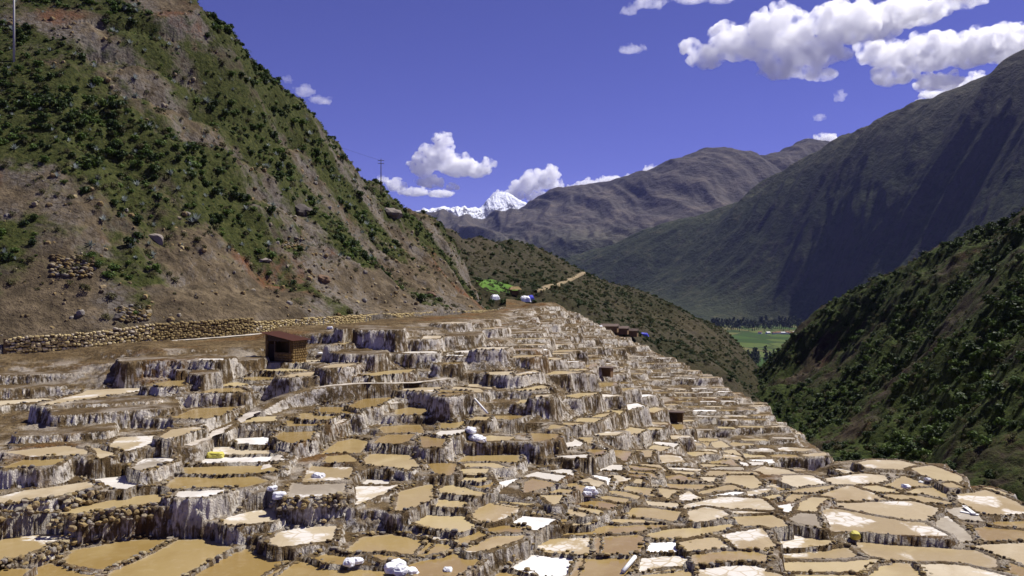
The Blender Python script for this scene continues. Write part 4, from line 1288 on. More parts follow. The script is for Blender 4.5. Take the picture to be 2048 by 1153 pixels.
def place_words(px, py, side):
    if side == 'left':
        v = "high up" if py < 200 else "mid slope" if py < 380 else "low" if py < 520 else "above the wall"
        h = "at the left edge" if px < 150 else "left of the red gully" if px < 330 else "above the shed" if px < 620 else "near the hill's far end"
    else:
        v = "near the skyline" if py < 620 else "mid slope" if py < 780 else "low down"
        h = "at the ravine's narrow end" if px < 1700 else "in the middle" if px < 1880 else "by the right edge"
    return v + " " + h
ORD = "first second third fourth fifth sixth seventh eighth ninth tenth eleventh twelfth thirteenth fourteenth fifteenth sixteenth seventeenth eighteenth nineteenth twentieth".split()
def number_off(objs):
    """things that read alike are told apart by their order from the left"""
    d = {}
    for o in objs: d.setdefault(o["label"], []).append(o)
    for lab, lst in d.items():
        if len(lst) > 1:
            lst.sort(key=lambda o: o.location.x / o.location.y)
            for q, o in enumerate(lst): o["label"] = lab + ", " + (ORD[q] if q < 20 else str(q + 1) + "th") + " from left"

def individuals(hillname, side, n, name, cat, meshes, pxr, lo, hi, what, group, veg_min, **kw):
    made = []
    for q, (x, y, z) in enumerate(hill_points(hillname, n, veg_min, pxr, **kw)):
        px = 1024 + x / y * FPX; py = HORIZON - z / y * FPX
        me = meshes[q % len(meshes)]
        s = srng.uniform(lo, hi)
        made.append(add(name, me, label=what + " " + place_words(px, py, side), cat=cat, group=group, loc=(x, y, z - 0.05), rotz=srng.uniform(0, 6.28), scale=(s, s * srng.uniform(.85, 1.15), s * srng.uniform(.75, 1.0))))
    number_off(made)
individuals("left_hillside", 'left', 90, "shrub", "shrub", SHRUBS['dark'], (0, 960), 0.9, 1.6, "big dark green shrub", "large shrubs on the left hillside", 0.5)
individuals("left_hillside", 'left', 60, "bush", "bush", SHRUBS['bright'], (0, 960), 0.8, 1.4, "bright green rounded bush", "bright bushes on the left hillside", 0.5, ymin=120)
individuals("left_hillside", 'left', 90, "agave", "agave", AGAVES, (0, 760), 1.2, 2.0, "grey green agave rosette", "agaves on the left hillside", 0.3, ymin=0, ymax=480)
individuals("right_hillside", 'right', 70, "shrub", "shrub", SHRUBS['dark'], (1560, 2050), 1.5, 2.6, "big dark shrub", "large shrubs on the ravine side", 0.5)
individuals("right_hillside", 'right', 60, "bush", "bush", SHRUBS['bright'], (1640, 2050), 1.2, 2.2, "bright green leafy bush", "bright bushes on the ravine side", 0.55, ymin=640)
# ------------------------------------------------------------------ small builders
def box_mesh(name, boxes, mat, bevel=0.0):
    """boxes: (cx, cy, cz, sx, sy, sz[, angle z]) joined into one mesh"""
    bm = bmesh.new()
    for b in boxes:
        a = b[6] if len(b) > 6 else 0
        M = Matrix.Translation(b[:3]) @ Matrix.Rotation(a, 4, 'Z') @ Matrix.Diagonal((b[3], b[4], b[5], 1))
        bmesh.ops.create_cube(bm, size=1.0, matrix=M)
    if bevel:
        bmesh.ops.bevel(bm, geom=bm.edges[:], offset=bevel, segments=1, affect='EDGES')
    me = bpy.data.meshes.new(name); bm.to_mesh(me); bm.free(); me.materials.append(mat)
    return me
def tube_mesh(name, pts, radii, mat, seg=8):
    V, F = [], []
    pts = [Vector(p) for p in pts]
    for i, p in enumerate(pts):
        d = (pts[min(i + 1, len(pts) - 1)] - pts[max(i - 1, 0)]).normalized()
        u = d.cross(Vector((0.31, 0.83, 0.46))).normalized(); w = d.cross(u)
        r = radii[i] if hasattr(radii, '__len__') else radii
        for q in range(seg):
            a = 2 * math.pi * q / seg; V.append(p + u * math.cos(a) * r + w * math.sin(a) * r)
    for i in range(len(pts) - 1):
        for q in range(seg):
            F.append((i * seg + q, i * seg + (q + 1) % seg, (i + 1) * seg + (q + 1) % seg, (i + 1) * seg + q))
    F.append(tuple(range(seg))[::-1]); F.append(tuple(range((len(pts) - 1) * seg, len(pts) * seg)))
    me = raw_mesh(name, V, F, True); me.materials.append(mat); return me
def find_pond(px, py):
    return min(ponds, key=lambda p: (p['img'].mean(0)[0] - px) ** 2 + (p['img'].mean(0)[1] - py) ** 2)
ROWPX = None
def ray_ground(px, py, dmin=36, dmax=230):
    """the first spot of the built terraces met by the sight line through a survey pixel"""
    j = int(np.clip(round(((px - 1024) / FPX - colT[0]) / (colT[1] - colT[0])), 0, len(colT) - 1))
    line = -(py - HORIZON) / FPX * rowsD
    hit = np.where((H[:, j] >= line) & (rowsD > dmin))[0]
    i = hit[0] if len(hit) else len(rowsD) - 1
    return Vector(((px - 1024) / FPX * rowsD[i], rowsD[i], H[i, j]))
def ray_hill(name, px, py):
    t, D, X, Y, Z, at, keep = HILLS[name]
    j = int(np.clip(np.searchsorted(t, (px - 1024) / FPX), 0, len(t) - 1))
    line = -(py - HORIZON) / FPX * D
    ok = Z[:, j] >= line
    if keep is not None:
        kk = np.zeros(ok.shape, bool); kk[:-1] = keep[:, min(j, keep.shape[1] - 1)]; ok = ok & kk
    hit = np.where(ok)[0]
    i = hit[0] if len(hit) else len(D) - 1
    return Vector(((px - 1024) / FPX * D[i], D[i], Z[i, j]))
def thing(name, loc, rotz, label, cat, group=None):
    return add(name, None, None, None, label, cat, group, None, loc, rotz)
prg = random.Random(77)

# ------------------------------------------------------------------ the canal wall
def stone_wall(name, line3, height, label, cap, stone_h=0.29):
    line = line3[:, :2]; z0 = float(line3[0, 2])
    zz = lambda x: float(np.interp(x, line3[:, 0], line3[:, 2])) - z0
    root = thing(name, (float(line[0][0]), float(line[0][1]), z0), 0, label, "stone wall")
    org = np.array([line[0][0], line[0][1]])
    seg = np.hypot(*np.diff(line, axis=0).T); cum = np.concatenate([[0], np.cumsum(seg)])
    core, items = [], []
    for a, b, L in zip(line, line[1:], seg):
        m = (a + b) / 2 - org; ang = math.atan2(b[1] - a[1], b[0] - a[0])
        nx, ny = -math.sin(ang), math.cos(ang)
        core.append((m[0] + nx * 0.45, m[1] + ny * 0.45, height / 2 - 0.35 + zz((a[0] + b[0]) / 2), L + 0.3, 0.62, height + 0.6, ang))
    add("wall_core", box_mesh("wall_core", core, MAT['mortar']), parent=root)
    courses = int(round(height / stone_h))
    for c in range(courses):
        s = prg.uniform(0, 0.3)
        while s < cum[-1]:
            w = prg.uniform(0.24, 0.58)
            x = np.interp(s + w / 2, cum, line[:, 0]); y = np.interp(s + w / 2, cum, line[:, 1])
            i = min(len(seg) - 1, max(0, np.searchsorted(cum, s + w / 2) - 1))
            ang = math.atan2(line[i + 1][1] - line[i][1], line[i + 1][0] - line[i][0])
            h = stone_h * prg.uniform(0.75, 1.35)
            j = prg.uniform(-0.05, 0.06)
            items.append((prg.randrange(6), x - org[0] + math.sin(ang) * j, y - org[1] - math.cos(ang) * j, c * stone_h + stone_h / 2 + prg.uniform(-.12, .12) - 0.05 + zz(x), w * 1.04, 0.42 + prg.uniform(0, .12), h, ang + prg.uniform(-.08, .08)))
            s += w
    items.sort(key=lambda t: (t[1] + org[0]) ** 2 + (t[2] + org[1]) ** 2)
    for t in items[:cap]:
        o = add("stone", WALL_STONES[t[0]], parent=root, loc=(t[1], t[2], t[3]), rotz=t[7], scale=(t[4], t[5], t[6])); o.rotation_euler = (0, prg.uniform(-.28, .28), t[7])
    if len(items) > cap:
        add("wall_stones", joined("wall_stones", items[cap:], WALL_NP, MAT['wall_stone']), parent=root, kind="stuff")
    return root
dn = np.gradient(canal_line[:, :2], axis=0); dn /= np.hypot(*dn.T)[:, None]
back = canal_line.copy(); back[:, 0] -= dn[:, 1] * 1.15; back[:, 1] += dn[:, 0] * 1.15; back[:, 2] -= 0.1
cut = int(np.argmin(np.abs(back[:, 0] / back[:, 1] * FPX + 1024 - 505)))
stone_wall("canal_wall", back[8:cut + 1], 2.2, "yellowish dry stone wall holding back the foot of the left hill", 290)
stone_wall("canal_wall", back[cut:], 1.8, "far stretch of yellow stone wall beyond the rust roofed shed", 220)

# retaining walls of rough stones under some of the front ponds
def retaining(pond, keep_edge, label, courses=3, size=0.36):
    poly = pond['poly']; z = pond['z']
    root = thing("retaining_wall", (float(pond['c'][0]), float(pond['c'][1]), z - 1.0), 0, label, "stone wall")
    q = np.roll(poly, -1, 0); n = 0
    area = 0.5 * np.sum(poly[:, 0] * q[:, 1] - q[:, 0] * poly[:, 1])
    for a, b in zip(poly, q):
        e = b - a; L = float(np.hypot(*e)); nrm = np.array([e[1], -e[0]]) / (L + 1e-9) * (1 if area > 0 else -1)
        if nrm @ np.array([0.25, -0.97]) < keep_edge: continue
        for c in range(courses):
            s = prg.uniform(0, size * .6)
            while s < L:
                w = prg.uniform(0.45, 1.5) * size
                p = a + e * min(1, (s + w / 2) / L) + nrm * (0.46 + 0.20 * c + prg.uniform(-.12, .12))
                gz = z + 0.08 - c * size * 0.72 + prg.uniform(-.12, .10)
                o = add("stone", STONES[prg.randrange(8)], parent=root, loc=(p[0] - pond['c'][0], p[1] - pond['c'][1], gz - z + 1.0), rotz=prg.uniform(0, 6.28), scale=(w * .55, w * .42, w * prg.uniform(.25, .48))); o.rotation_euler = (prg.uniform(-.5, .5), prg.uniform(-.5, .5), prg.uniform(0, 6.28))
                s += w * 0.95; n += 1
    return root
retaining(find_pond(20, 985), 0.35, "rough grey and yellow boulders below the long pale pond at left", 3, 0.38)
retaining(find_pond(237, 1007), 0.35, "dark stones capping the salt wall below the long tan pond", 3, 0.32)
retaining(find_pond(613, 980), 0.2, "loose stone edge below the dry grey terrace", 3, 0.30)
retaining(find_pond(38, 1095), 0.0, "rubble dike below the half crusted pond at bottom left", 2, 0.28)

# ------------------------------------------------------------------ rust roofed shed
shed_l = find_pond(568, 722)
D0 = float(shed_l['c'][1]); zs = shed_l['z']
sx = (570 - 1024) / FPX * D0
shed = thing("stone_shed", (sx, D0 + 0.3, zs), R(-24), "small stone shed with a sloping rust red tin roof", "shed"); shed.scale = (.88, .88, .9)
W, Dp, hl, hr = 4.0, 2.6, 3.15, 2.45
def slab_wall(name, x0, x1, y0, y1, z0, za, zb, mat):
    """a wall whose top slopes from za at x0 to zb at x1"""
    V = [(x0, y0, z0), (x1, y0, z0), (x1, y1, z0), (x0, y1, z0), (x0, y0, za), (x1, y0, zb), (x1, y1, zb), (x0, y1, za)]
    me = raw_mesh(name, V, [(0, 3, 2, 1), (4, 5, 6, 7), (0, 1, 5, 4), (1, 2, 6, 5), (2, 3, 7, 6), (3, 0, 4, 7)]); me.materials.append(mat); return me
add("back_wall", slab_wall("back_wall", -W / 2, W / 2, Dp / 2 - .3, Dp / 2, -.6, hl, hr, MAT['shed_stone']), parent=shed)
add("side_wall", slab_wall("side_wall", -W / 2, -W / 2 + .3, -Dp / 2, Dp / 2 - .303, -.6, hl - .003, hl - .05, MAT['shed_stone']), parent=shed)
add("side_wall", slab_wall("side_wall", W / 2 - .3, W / 2, -Dp / 2, Dp / 2 - .303, -.6, hr + .05, hr - .003, MAT['shed_stone']), parent=shed)
fw = add("front_wall", slab_wall("front_wall", -W / 2 + 1.35, W / 2 - .303, -Dp / 2 + .003, -Dp / 2 + .3, -.6, 1.05, 1.05, MAT['shed_stone']), parent=shed)
items = []
for c in range(4):
    x = -W / 2 + 1.4
    while x < W / 2 - .1:
        w = prg.uniform(.25, .5); items.append((prg.randrange(6), x + w / 2, -Dp / 2, -.2 + c * .3 + .12, w, .22, .3, 0)); x += w
for c in range(9):
    y = -Dp / 2 + .1
    while y < Dp / 2 - .1:
        w = prg.uniform(.25, .5); items.append((prg.randrange(6), W / 2, y + w / 2, -.2 + c * .3 + .1, .22, w, .3, 0)); y += w
add("wall_stones", joined("wall_stones", items, WALL_NP, MAT['shed_stone']), parent=fw, kind="stuff")
dr = add("door", box_mesh("door", [(-W / 2 + .82, -Dp / 2 + .2, .95, 1.0, .07, 2.1)], MAT['dark_wood']), parent=shed)
add("handle", box_mesh("handle", [(-W / 2 + 1.2, -Dp / 2 + .14, .95, .05, .06, .18)], MAT['cable']), parent=dr)
for x in (-W / 2 + 1.35, W / 2 - .45):
    add("post", box_mesh("post", [(x, -Dp / 2 + .12, 1.75, .12, .12, 1.4 if x > 0 else 1.7)], MAT['timber']), parent=shed)
add("lintel", slab_wall("lintel", -W / 2 + .303, W / 2 - .303, -Dp / 2 + .05, -Dp / 2 + .2, 2.35, hl - .06, 2.42, MAT['timber']), parent=shed)
V, F = [], []; nx, ny = 56, 3
for j in range(ny):
    for i in range(nx):
        u = i / (nx - 1); v = j / (ny - 1)
        V.append((-W / 2 - .45 + u * (W + .95), -Dp / 2 - .5 + v * (Dp + .9), 0))
# ribs run down the fall of the roof
V, F = [], []
nr = 64
for j in range(nr):
    y = -Dp / 2 - .5 + j / (nr - 1) * (Dp + .9)
    for i in range(2):
        x = -W / 2 - .45 + i * (W + .95)
        z = hl + .14 + (hr - hl) * (x + W / 2) / W + 0.035 * math.sin(j * math.pi / 2)
        V.append((x, y, z)); V.append((x, y, z - 0.03))
for j in range(nr - 1):
    a = j * 4; b = a + 4
    F += [(a, a + 2, b + 2, b), (a + 1, b + 1, b + 3, a + 3), (a, b, b + 1, a + 1), (a + 2, a + 3, b + 3, b + 2)]
F += [(0, 1, 3, 2), ((nr - 1) * 4, (nr - 1) * 4 + 2, (nr - 1) * 4 + 3, (nr - 1) * 4 + 1)]
me = raw_mesh("roof", V, F); me.materials.append(MAT['rust_roof']); add("roof", me, parent=shed, label="rust red corrugated roof")

# small dark hut among the far terraces
g = ray_ground(1352, 848)
hut = thing("storage_hut", (g.x, g.y + 0.8, g.z - .1), R(-12), "low dark storage hut with a flat brown roof among the terraces", "hut"); hut.scale = (.68, .68, .8)
add("wall", box_mesh("wall", [(0, .9, .95, 3.4, .2, 1.9), (-1.6, 0, .95, .2, 1.6, 1.9), (1.6, 0, .95, .2, 1.6, 1.9)], MAT['adobe']), parent=hut)
add("door", box_mesh("door", [(-.5, -.82, .85, 2.0, .08, 1.7)], MAT['dark_wood']), parent=hut)
add("roof", box_mesh("roof", [(0, 0, 2.0, 3.9, 2.6, .14)], MAT['brown_roof']), parent=hut)
g = ray_ground(1205, 755)
hut = thing("storage_hut", (g.x, g.y + 0.7, g.z - .1), R(-25), "dark roofed shelter cut into the brown bank above the far terraces", "hut"); hut.scale = (.6, .7, .75)
add("wall", box_mesh("wall", [(0, .8, .8, 4.4, .2, 1.6), (-2.1, 0, .8, .2, 1.4, 1.6), (2.1, 0, .8, .2, 1.4, 1.6)], MAT['adobe']), parent=hut)
add("roof", box_mesh("roof", [(0, 0, 1.68, 5.0, 2.4, .12)], MAT['brown_roof']), parent=hut)

# ------------------------------------------------------------------ utility poles and their wire
def pole(px, py, h, r, mat, label, arms):
    g = ray_hill("left_hillside", px, py)
    o = thing("utility_pole", (g.x, g.y, g.z - 0.6), 0, label, "pole", "utility poles on the left hill")
    add("shaft", tube_mesh("shaft", [(0, 0, 0), (0, 0, h * .5), (0, 0, h)], [r, r * .85, r * .65], mat), parent=o)
    for z in arms:
        ca = add("crossarm", box_mesh("crossarm", [(0, 0, z, 1.5, .1, .1)], MAT['pole_wood']), parent=o)
        for x in (-.65, .65): add("insulator", tube_mesh("insulator", [(x, 0, z + .05), (x, 0, z + .22)], .05, MAT['pole_concrete'], 6), parent=ca)
    return g
g1 = pole(28, 126, 14.0, .17, MAT['pole_concrete'], "tall pale concrete pole near the left edge of the hill", [])
g2 = pole(762, 394, 9.6, .14, MAT['pole_wood'], "slim dark pole standing on the skyline of the left hill", [9.2, 8.5])
a = Vector((g2.x, g2.y, g2.z + 8.6)); b = Vector((g1.x - 4, g1.y, g1.z + 13.0))
pts = [a.lerp(b, t / 16) - Vector((0, 0, 7.0 * 4 * (t / 16) * (1 - t / 16) * .35)) for t in range(17)]
add("power_line", tube_mesh("power_line", pts, 0.02, MAT['cable'], 5), label="thin dark wire strung between the two poles", cat="cable")

# ------------------------------------------------------------------ footpaths and channels
def ribbon(name, px_pts, width, mat, label, kind="structure", cat=None, lift=0.06, hillname=None, sub=6):
    pts = []
    for (x0, y0), (x1, y1) in zip(px_pts, px_pts[1:]):
        for q in range(sub):
            f = q / sub; px = x0 + (x1 - x0) * f; py = y0 + (y1 - y0) * f
            pts.append(ray_hill(hillname, px, py) if hillname else ray_ground(px, py))
    P = np.array([p[:] for p in pts])
    for _ in range(2): P[1:-1] = P[1:-1] * .4 + (P[:-2] + P[2:]) * .3
    V, F = [], []
    for i in range(len(P)):
        d = P[min(i + 1, len(P) - 1)] - P[max(i - 1, 0)]; l = math.hypot(d[0], d[1]) + 1e-9
        nx, ny = -d[1] / l, d[0] / l
        for s in (-1, 0, 1):
            x = P[i, 0] + nx * s * width / 2; y = P[i, 1] + ny * s * width / 2
            z = P[i, 2]
            V.append((x, y, z + lift - (0.05 if s else 0)))
        for s in (1, -1):
            V.append((P[i, 0] + nx * s * (width / 2 + .12), P[i, 1] + ny * s * (width / 2 + .12), P[i, 2] - 0.5))
    for i in range(len(P) - 1):
        a = i * 5; b = a + 5
        F += [(a, a + 1, b + 1, b), (a + 1, a + 2, b + 2, b + 1), (a + 2, a + 3, b + 3, b + 2), (a + 4, a, b, b + 4)]
    me = raw_mesh(name, V, F, True); me.materials.append(mat)
    return add(name, me, label=label, kind=kind, cat=cat)
for (L, hw), lab in zip(path_lines, ("pale salt dusted footpath winding between the upper terraces", "narrow pale footpath running up beside the ochre ponds", "pale level canal path along the foot of the stone wall")):
    V, F = [], []
    for i in range(len(L)):
        d = L[min(i + 1, len(L) - 1)] - L[max(i - 1, 0)]; l = math.hypot(d[0], d[1]) + 1e-9
        for q in range(5):
            o_ = (q / 2 - 1) * hw * (0.8 + 0.25 * math.sin(i * 1.7 + q))
            V.append((L[i, 0] - d[1] / l * o_, L[i, 1] + d[0] / l * o_, L[i, 2] + (0.14 if hw == 0.9 else 0.05) - 0.045 * abs(q / 2 - 1)))
    F = [(i * 5 + q, i * 5 + q + 1, i * 5 + q + 6, i * 5 + q + 5) for i in range(len(L) - 1) for q in range(4)]
    me = raw_mesh("footpath", V, F, True); me.materials.append(MAT['path'])
    add("footpath", me, label=lab, kind="structure")
ribbon("spur_track", [(1166, 547), (1140, 560), (1120, 568), (1104, 575), (1100, 570), (1085, 580), (1068, 586)], 2.2, MAT['dirt_path'], "light dirt track crossing the dark spur", hillname="spur_hill", lift=0.5)

# ------------------------------------------------------------------ sacks and salt heaps
def sack_mesh(seed):
    r = np.random.default_rng(seed); V, F = ICO3
    V = V * (1 + 0.30 * vnoise3(V * 1.9 + seed, seed)[:, None] + 0.22 * np.abs(vnoise3(V * 4.3 + seed, seed + 2))[:, None] + 0.08 * vnoise3(V * 9 + seed, seed + 4)[:, None])
    V = np.sign(V) * np.abs(V) ** 0.8; V[:, 2] = np.maximum(V[:, 2], -0.6)
    return raw_mesh("salt_sack", V, F, False)
def vnoise3(P, seed):
    """3-D value noise at points P"""
    i = np.floor(P).astype(np.int64); f = P - i; f = f * f * (3 - 2 * f)
    r = 0
    for dx in (0, 1):
        for dy in (0, 1):
            for dz in (0, 1):
                h = _hash2(i[:, 0] + dx + (i[:, 2] + dz) * 7919, i[:, 1] + dy, seed).astype(np.float64) / 4294967296.0
                r = r + h * np.where(dx, f[:, 0], 1 - f[:, 0]) * np.where(dy, f[:, 1], 1 - f[:, 1]) * np.where(dz, f[:, 2], 1 - f[:, 2])
    return r * 2 - 1
SACKS = [sack_mesh(s) for s in (1, 2, 3, 4)]
for m in SACKS: m.materials.append(MAT['sack'])
def sacks(spots, where, size, group):
    names = ["leftmost", "second from left", "third from left", "fourth from left", "fifth from left", "sixth from left"]
    spots = sorted(spots)
    for q, (px, py) in enumerate(spots):
        g = ray_ground(px, py)
        s = 0.68 * size * prg.uniform(.7, 1.15)
        lab = ("white salt sack " + where) if len(spots) == 1 else f"white salt sack {where}, {names[q]}"
        add("salt_sack", SACKS[prg.randrange(4)], label=lab, cat="sack", group=group, loc=(g.x, g.y, g.z + s * .30), rotz=prg.uniform(0, 6), scale=(s, s * .8, s * .62))
sacks([(782, 1145), (796, 1140), (812, 1147), (825, 1150), (800, 1150)], "in the heap at the bottom edge", .55, "heap of salt sacks at the bottom edge")
sacks([(700, 1133), (715, 1130)], "on the dike left of the bottom heap", .5, "pair of sacks on a front dike")
sacks([(545, 993), (558, 1003)], "beside the dry grey terrace", .5, "sacks beside the dry grey terrace")
sacks([(636, 958)], "at the corner of the cracked crusted pond", .55, None)
sacks([(941, 871), (948, 880), (955, 882), (962, 884)], "piled against the terrace wall in mid field", .6, "pile of sacks in mid field")
sacks([(1180, 985), (1188, 990), (1175, 992)], "by the dark notch right of centre", .55, "sacks right of centre")
sacks([(1812, 977)], "lying in the pond under the right channel", .55, None)
sacks([(1842, 968), (1856, 967)], "on the dike by the right channel", .4, "sacks by the right channel")
sacks([(660, 659)], "leaning by the stone wall near the shed", .7, None)
sacks([(640, 710)], "standing right of the rust roofed shed", .45, None)
sacks([(896, 1146)], "in the right hand corner of the bottom heap", .45, None)
ys = SACKS[1].copy(); ys.materials.clear(); ys.materials.append(MAT['yellow_sack'])
g = ray_ground(431, 918)
add("yellow_sack", ys, label="yellow sack lying on the white salt ponds at left", cat="sack", loc=(g.x, g.y, g.z + .15), scale=(.62, .4, .3))
g = ray_ground(1711, 1081)
ym = STONES[6].copy(); ym.materials.clear(); ym.materials.append(MAT['yellow_sack'])
add("yellow_stone", ym, label="bright yellow stone on the dike at lower right", cat="stone", loc=(g.x, g.y, g.z + .2), scale=(.36, .3, .3))

# pipes and boards
def rod(name, p0, p1, r, label, cat, mat, lift=.2):
    a = ray_ground(*p0); b = ray_ground(*p1)
    add(name, tube_mesh(name, [a + Vector((0, 0, lift)), (a + b) / 2 + Vector((0, 0, lift)), b + Vector((0, 0, lift))], r, mat), label=label, cat=cat)
rod("plastic_pipe", (949, 804), (975, 834), .10, "white pipe leaning down the dark bank in mid field", "pipe", MAT['white_plastic'])
rod("plastic_pipe", (1246, 1152), (1270, 1122), .12, "white plastic pipe along the dike at the bottom edge", "pipe", MAT['white_plastic'])
for q, ((x0, y0), (x1, y1)) in enumerate([((1928, 1018), (1948, 1036)), ((1930, 1030), (1948, 1034))]):
    a = ray_ground(x0, y0); b = ray_ground(x1, y1); m = (a + b) / 2; d = b - a
    add("plank", box_mesh("plank", [(0, 0, 0, max(1.2, math.hypot(d.x, d.y)), .28, .06)], MAT['white_plastic']), label=["white board lying on the dry salt flat at right, the longer one", "white board lying crosswise under the longer board at right"][q], cat="board", loc=(m.x, m.y, m.z + .16 + .07 * (1 - q)), rotz=math.atan2(d.y, d.x))

# ------------------------------------------------------------------ tents, huts and roofs at the far end
def tarp_mesh(name, L, Wd, h, mat, seed):
    """a tarpaulin thrown over a low frame"""
    V, F = [], []; n = 11; r = random.Random(seed)
    for j in range(n):
        for i in range(n):
            u = i / (n - 1) * 2 - 1; v = j / (n - 1) * 2 - 1
            e = max(abs(u), abs(v))
            z = h * (1 - 0.35 * abs(v)) * (1 - max(0, e - .72) / .28) + 0.10 * r.uniform(-1, 1) * h
            V.append((u * L / 2 * (1 + .05 * r.uniform(-1, 1)), v * Wd / 2, max(z, -.2) if e < 1 else -.3))
    for j in range(n - 1):
        for i in range(n - 1):
            a = j * n + i; F.append((a, a + 1, a + n + 1, a + n))
    me = raw_mesh(name, V, F); me.materials.append(mat); return me
def far_spot(px, py, hillname=None):
    return ray_hill(hillname, px, py) if hillname else ray_ground(px, py)
def tent(px, py, L, Wd, h, mat, label, rz=0.0, hillname=None, cat="tarpaulin"):
    g = far_spot(px, py, hillname)
    add("tarpaulin", tarp_mesh("tarpaulin", L * .8, Wd * .8, h * .8, MAT[mat], int(px)), label=label, cat=cat, group="tarpaulins at the far end of the field", loc=(g.x, g.y, g.z - 0.1), rotz=rz)
tent(1050, 603, 4.2, 3.0, 1.9, 'white_tarp', "white tarpaulin shelter beside the blue one at the far end", .2, "spur_hill")
tent(1062, 602, 2.4, 2.4, 2.0, 'blue_tarp', "blue tarpaulin shelter at the far end of the field", .1, "spur_hill")
tent(990, 600, 3.4, 2.6, 1.6, 'white_tarp', "crumpled white tarpaulin under the green grass patch", .4, "spur_hill")
tent(1196, 658, 4.5, 2.6, 1.1, 'white_tarp', "white tarpaulin left of the brown roofs", -.2, "spur_hill")
tent(1287, 672, 4.6, 2.8, 1.3, 'blue_tarp', "blue tarpaulin at the end of the brown roofs", -.3, "spur_hill")
g = ray_hill("spur_hill", 1030, 592)
h = thing("thatched_hut", (g.x, g.y, g.z), .2, "tiny open hut with a thatched roof beside the green patch", "hut")
for x in (-1.3, 1.3):
    for y in (-.9, .9): add("post", box_mesh("post", [(x, y, .9, .14, .14, 2.0)], MAT['timber']), parent=h)
add("wall", box_mesh("wall", [(0, .75, .7, 2.5, .12, 1.5)], MAT['adobe']), parent=h)
me = raw_mesh("roof", [(-1.9, -1.5, 1.75), (1.9, -1.5, 1.75), (1.9, 1.5, 1.75), (-1.9, 1.5, 1.75), (-1.1, 0, 2.7), (1.1, 0, 2.7)], [(0, 1, 5, 4), (2, 3, 4, 5), (1, 2, 5), (3, 0, 4), (3, 2, 1, 0)]); me.materials.append(MAT['thatch']); add("roof", me, parent=h)
for q, (px, py, L) in enumerate([(1216, 664, 6.0), (1235, 668, 6.5), (1256, 672, 6.0)]):
    g = ray_hill("spur_hill", px, py)
    h = thing("long_shed", (g.x, g.y, g.z - .2), -.35, ["brown roofed shed next to the white tarpaulin", "middle one of the three long brown roofed sheds", "brown roofed shed next to the blue tarpaulin"][q], "shed", "long sheds below the spur")
    add("wall", box_mesh("wall", [(0, 0, .8, L, 2.4, 1.9)], MAT['adobe']), parent=h)
    me = raw_mesh("roof", [(-L / 2 - .3, -1.6, 1.7), (L / 2 + .3, -1.6, 1.7), (L / 2 + .3, 0, 2.4), (-L / 2 - .3, 0, 2.4), (L / 2 + .3, 1.6, 1.7), (-L / 2 - .3, 1.6, 1.7)], [(0, 1, 2, 3), (3, 2, 4, 5), (1, 0, 5, 4), (0, 3, 5), (1, 4, 2)]); me.materials.append(MAT['brown_roof']); add("roof", me, parent=h)
# bright grass patch on the slope above the tents
def grass_patch(img, hillname, label):
    V = []
    n = 9
    c = np.array(img).mean(0)
    rings = []
    for k in (0.0, 0.5, 1.0):
        ring = []
        for p in img:
            q = c + (np.array(p) - c) * k
            g = ray_hill(hillname, *q); ring.append((g.x, g.y, g.z + 0.5 - 0.45 * k)); 
        rings.append(ring)
    m = len(img)
    V = rings[0] + rings[1] + rings[2]
    F = [(i, (i + 1) % m, m + (i + 1) % m, m + i) for i in range(m)] + [(m + i, m + (i + 1) % m, 2 * m + (i + 1) % m, 2 * m + i) for i in range(m)]
    me = raw_mesh("grass_patch", V, F, True); me.materials.append(MAT['grass_green'])
    add("grass_patch", me, label=label, kind="stuff")
grass_patch([(952, 562), (985, 560), (1005, 566), (1040, 578), (1030, 588), (1000, 590), (975, 584), (960, 574)], "spur_hill", "bright green grass patch above the tents")

# boulders and rubble on the left hillside
for px, py, s, lab, mt in [(775, 425, 4.2, "big grey rock jutting out below the slim pole", 'boulder'), (592, 425, 3.4, "grey outcrop among the shrubs in mid slope", 'boulder'), (520, 528, 1.8, "grey boulder on the bare lower slope", 'boulder'),
                           (305, 480, 2.2, "dark rock under agaves on the lower left slope", 'boulder'), (640, 560, 2.0, "low brown rock by the bare bank above the wall", 'brown_rock'), (860, 590, 1.8, "brown rock at the foot of the hill toward the tents", 'brown_rock'), (230, 635, 1.5, "pale rock ledge just above the canal wall", 'boulder')]:
    g = ray_hill("left_hillside", px, py)
    V, F = lumpy(ICO3, nrg, 0.012)
    V = V * (1 + 0.18 * vnoise3(V * 2.5 + px, 3)[:, None] + 0.08 * vnoise3(V * 6 + px, 5)[:, None])
    me = raw_mesh("boulder", V, F); me.materials.append(MAT[mt])
    add("boulder", me, label=lab, cat="rock", group="rocks on the left hillside", loc=(g.x, g.y + s * .45, g.z - s * .1), rotz=prg.uniform(0, 6), scale=(s * .8, s * .7, s * .5))
def rubble(px, py, n, w, h, label):
    g = ray_hill("left_hillside", px, py); it = []
    for i in range(n):
        qx = px + prg.uniform(-w, w); qy = py + prg.uniform(-h, h)
        p = ray_hill("left_hillside", qx, qy); s = prg.uniform(.18, .42)
        it.append((prg.randrange(6), p.x - g.x, p.y - g.y, p.z - g.z + s * .4, s, s * .8, s * .6, prg.uniform(0, 6)))
    add("stone_rubble", joined("stone_rubble", it, STONE_NP, MAT['rim_stone']), label=label, cat="rubble", loc=(g.x, g.y, g.z))
rubble(145, 537, 190, 42, 20, "heap of loose grey stones on the bare slope at left")
rubble(270, 632, 110, 30, 14, "pale broken stones just above the canal wall")
rubble(585, 492, 70, 22, 9, "small stone scatter on the shrubby slope")
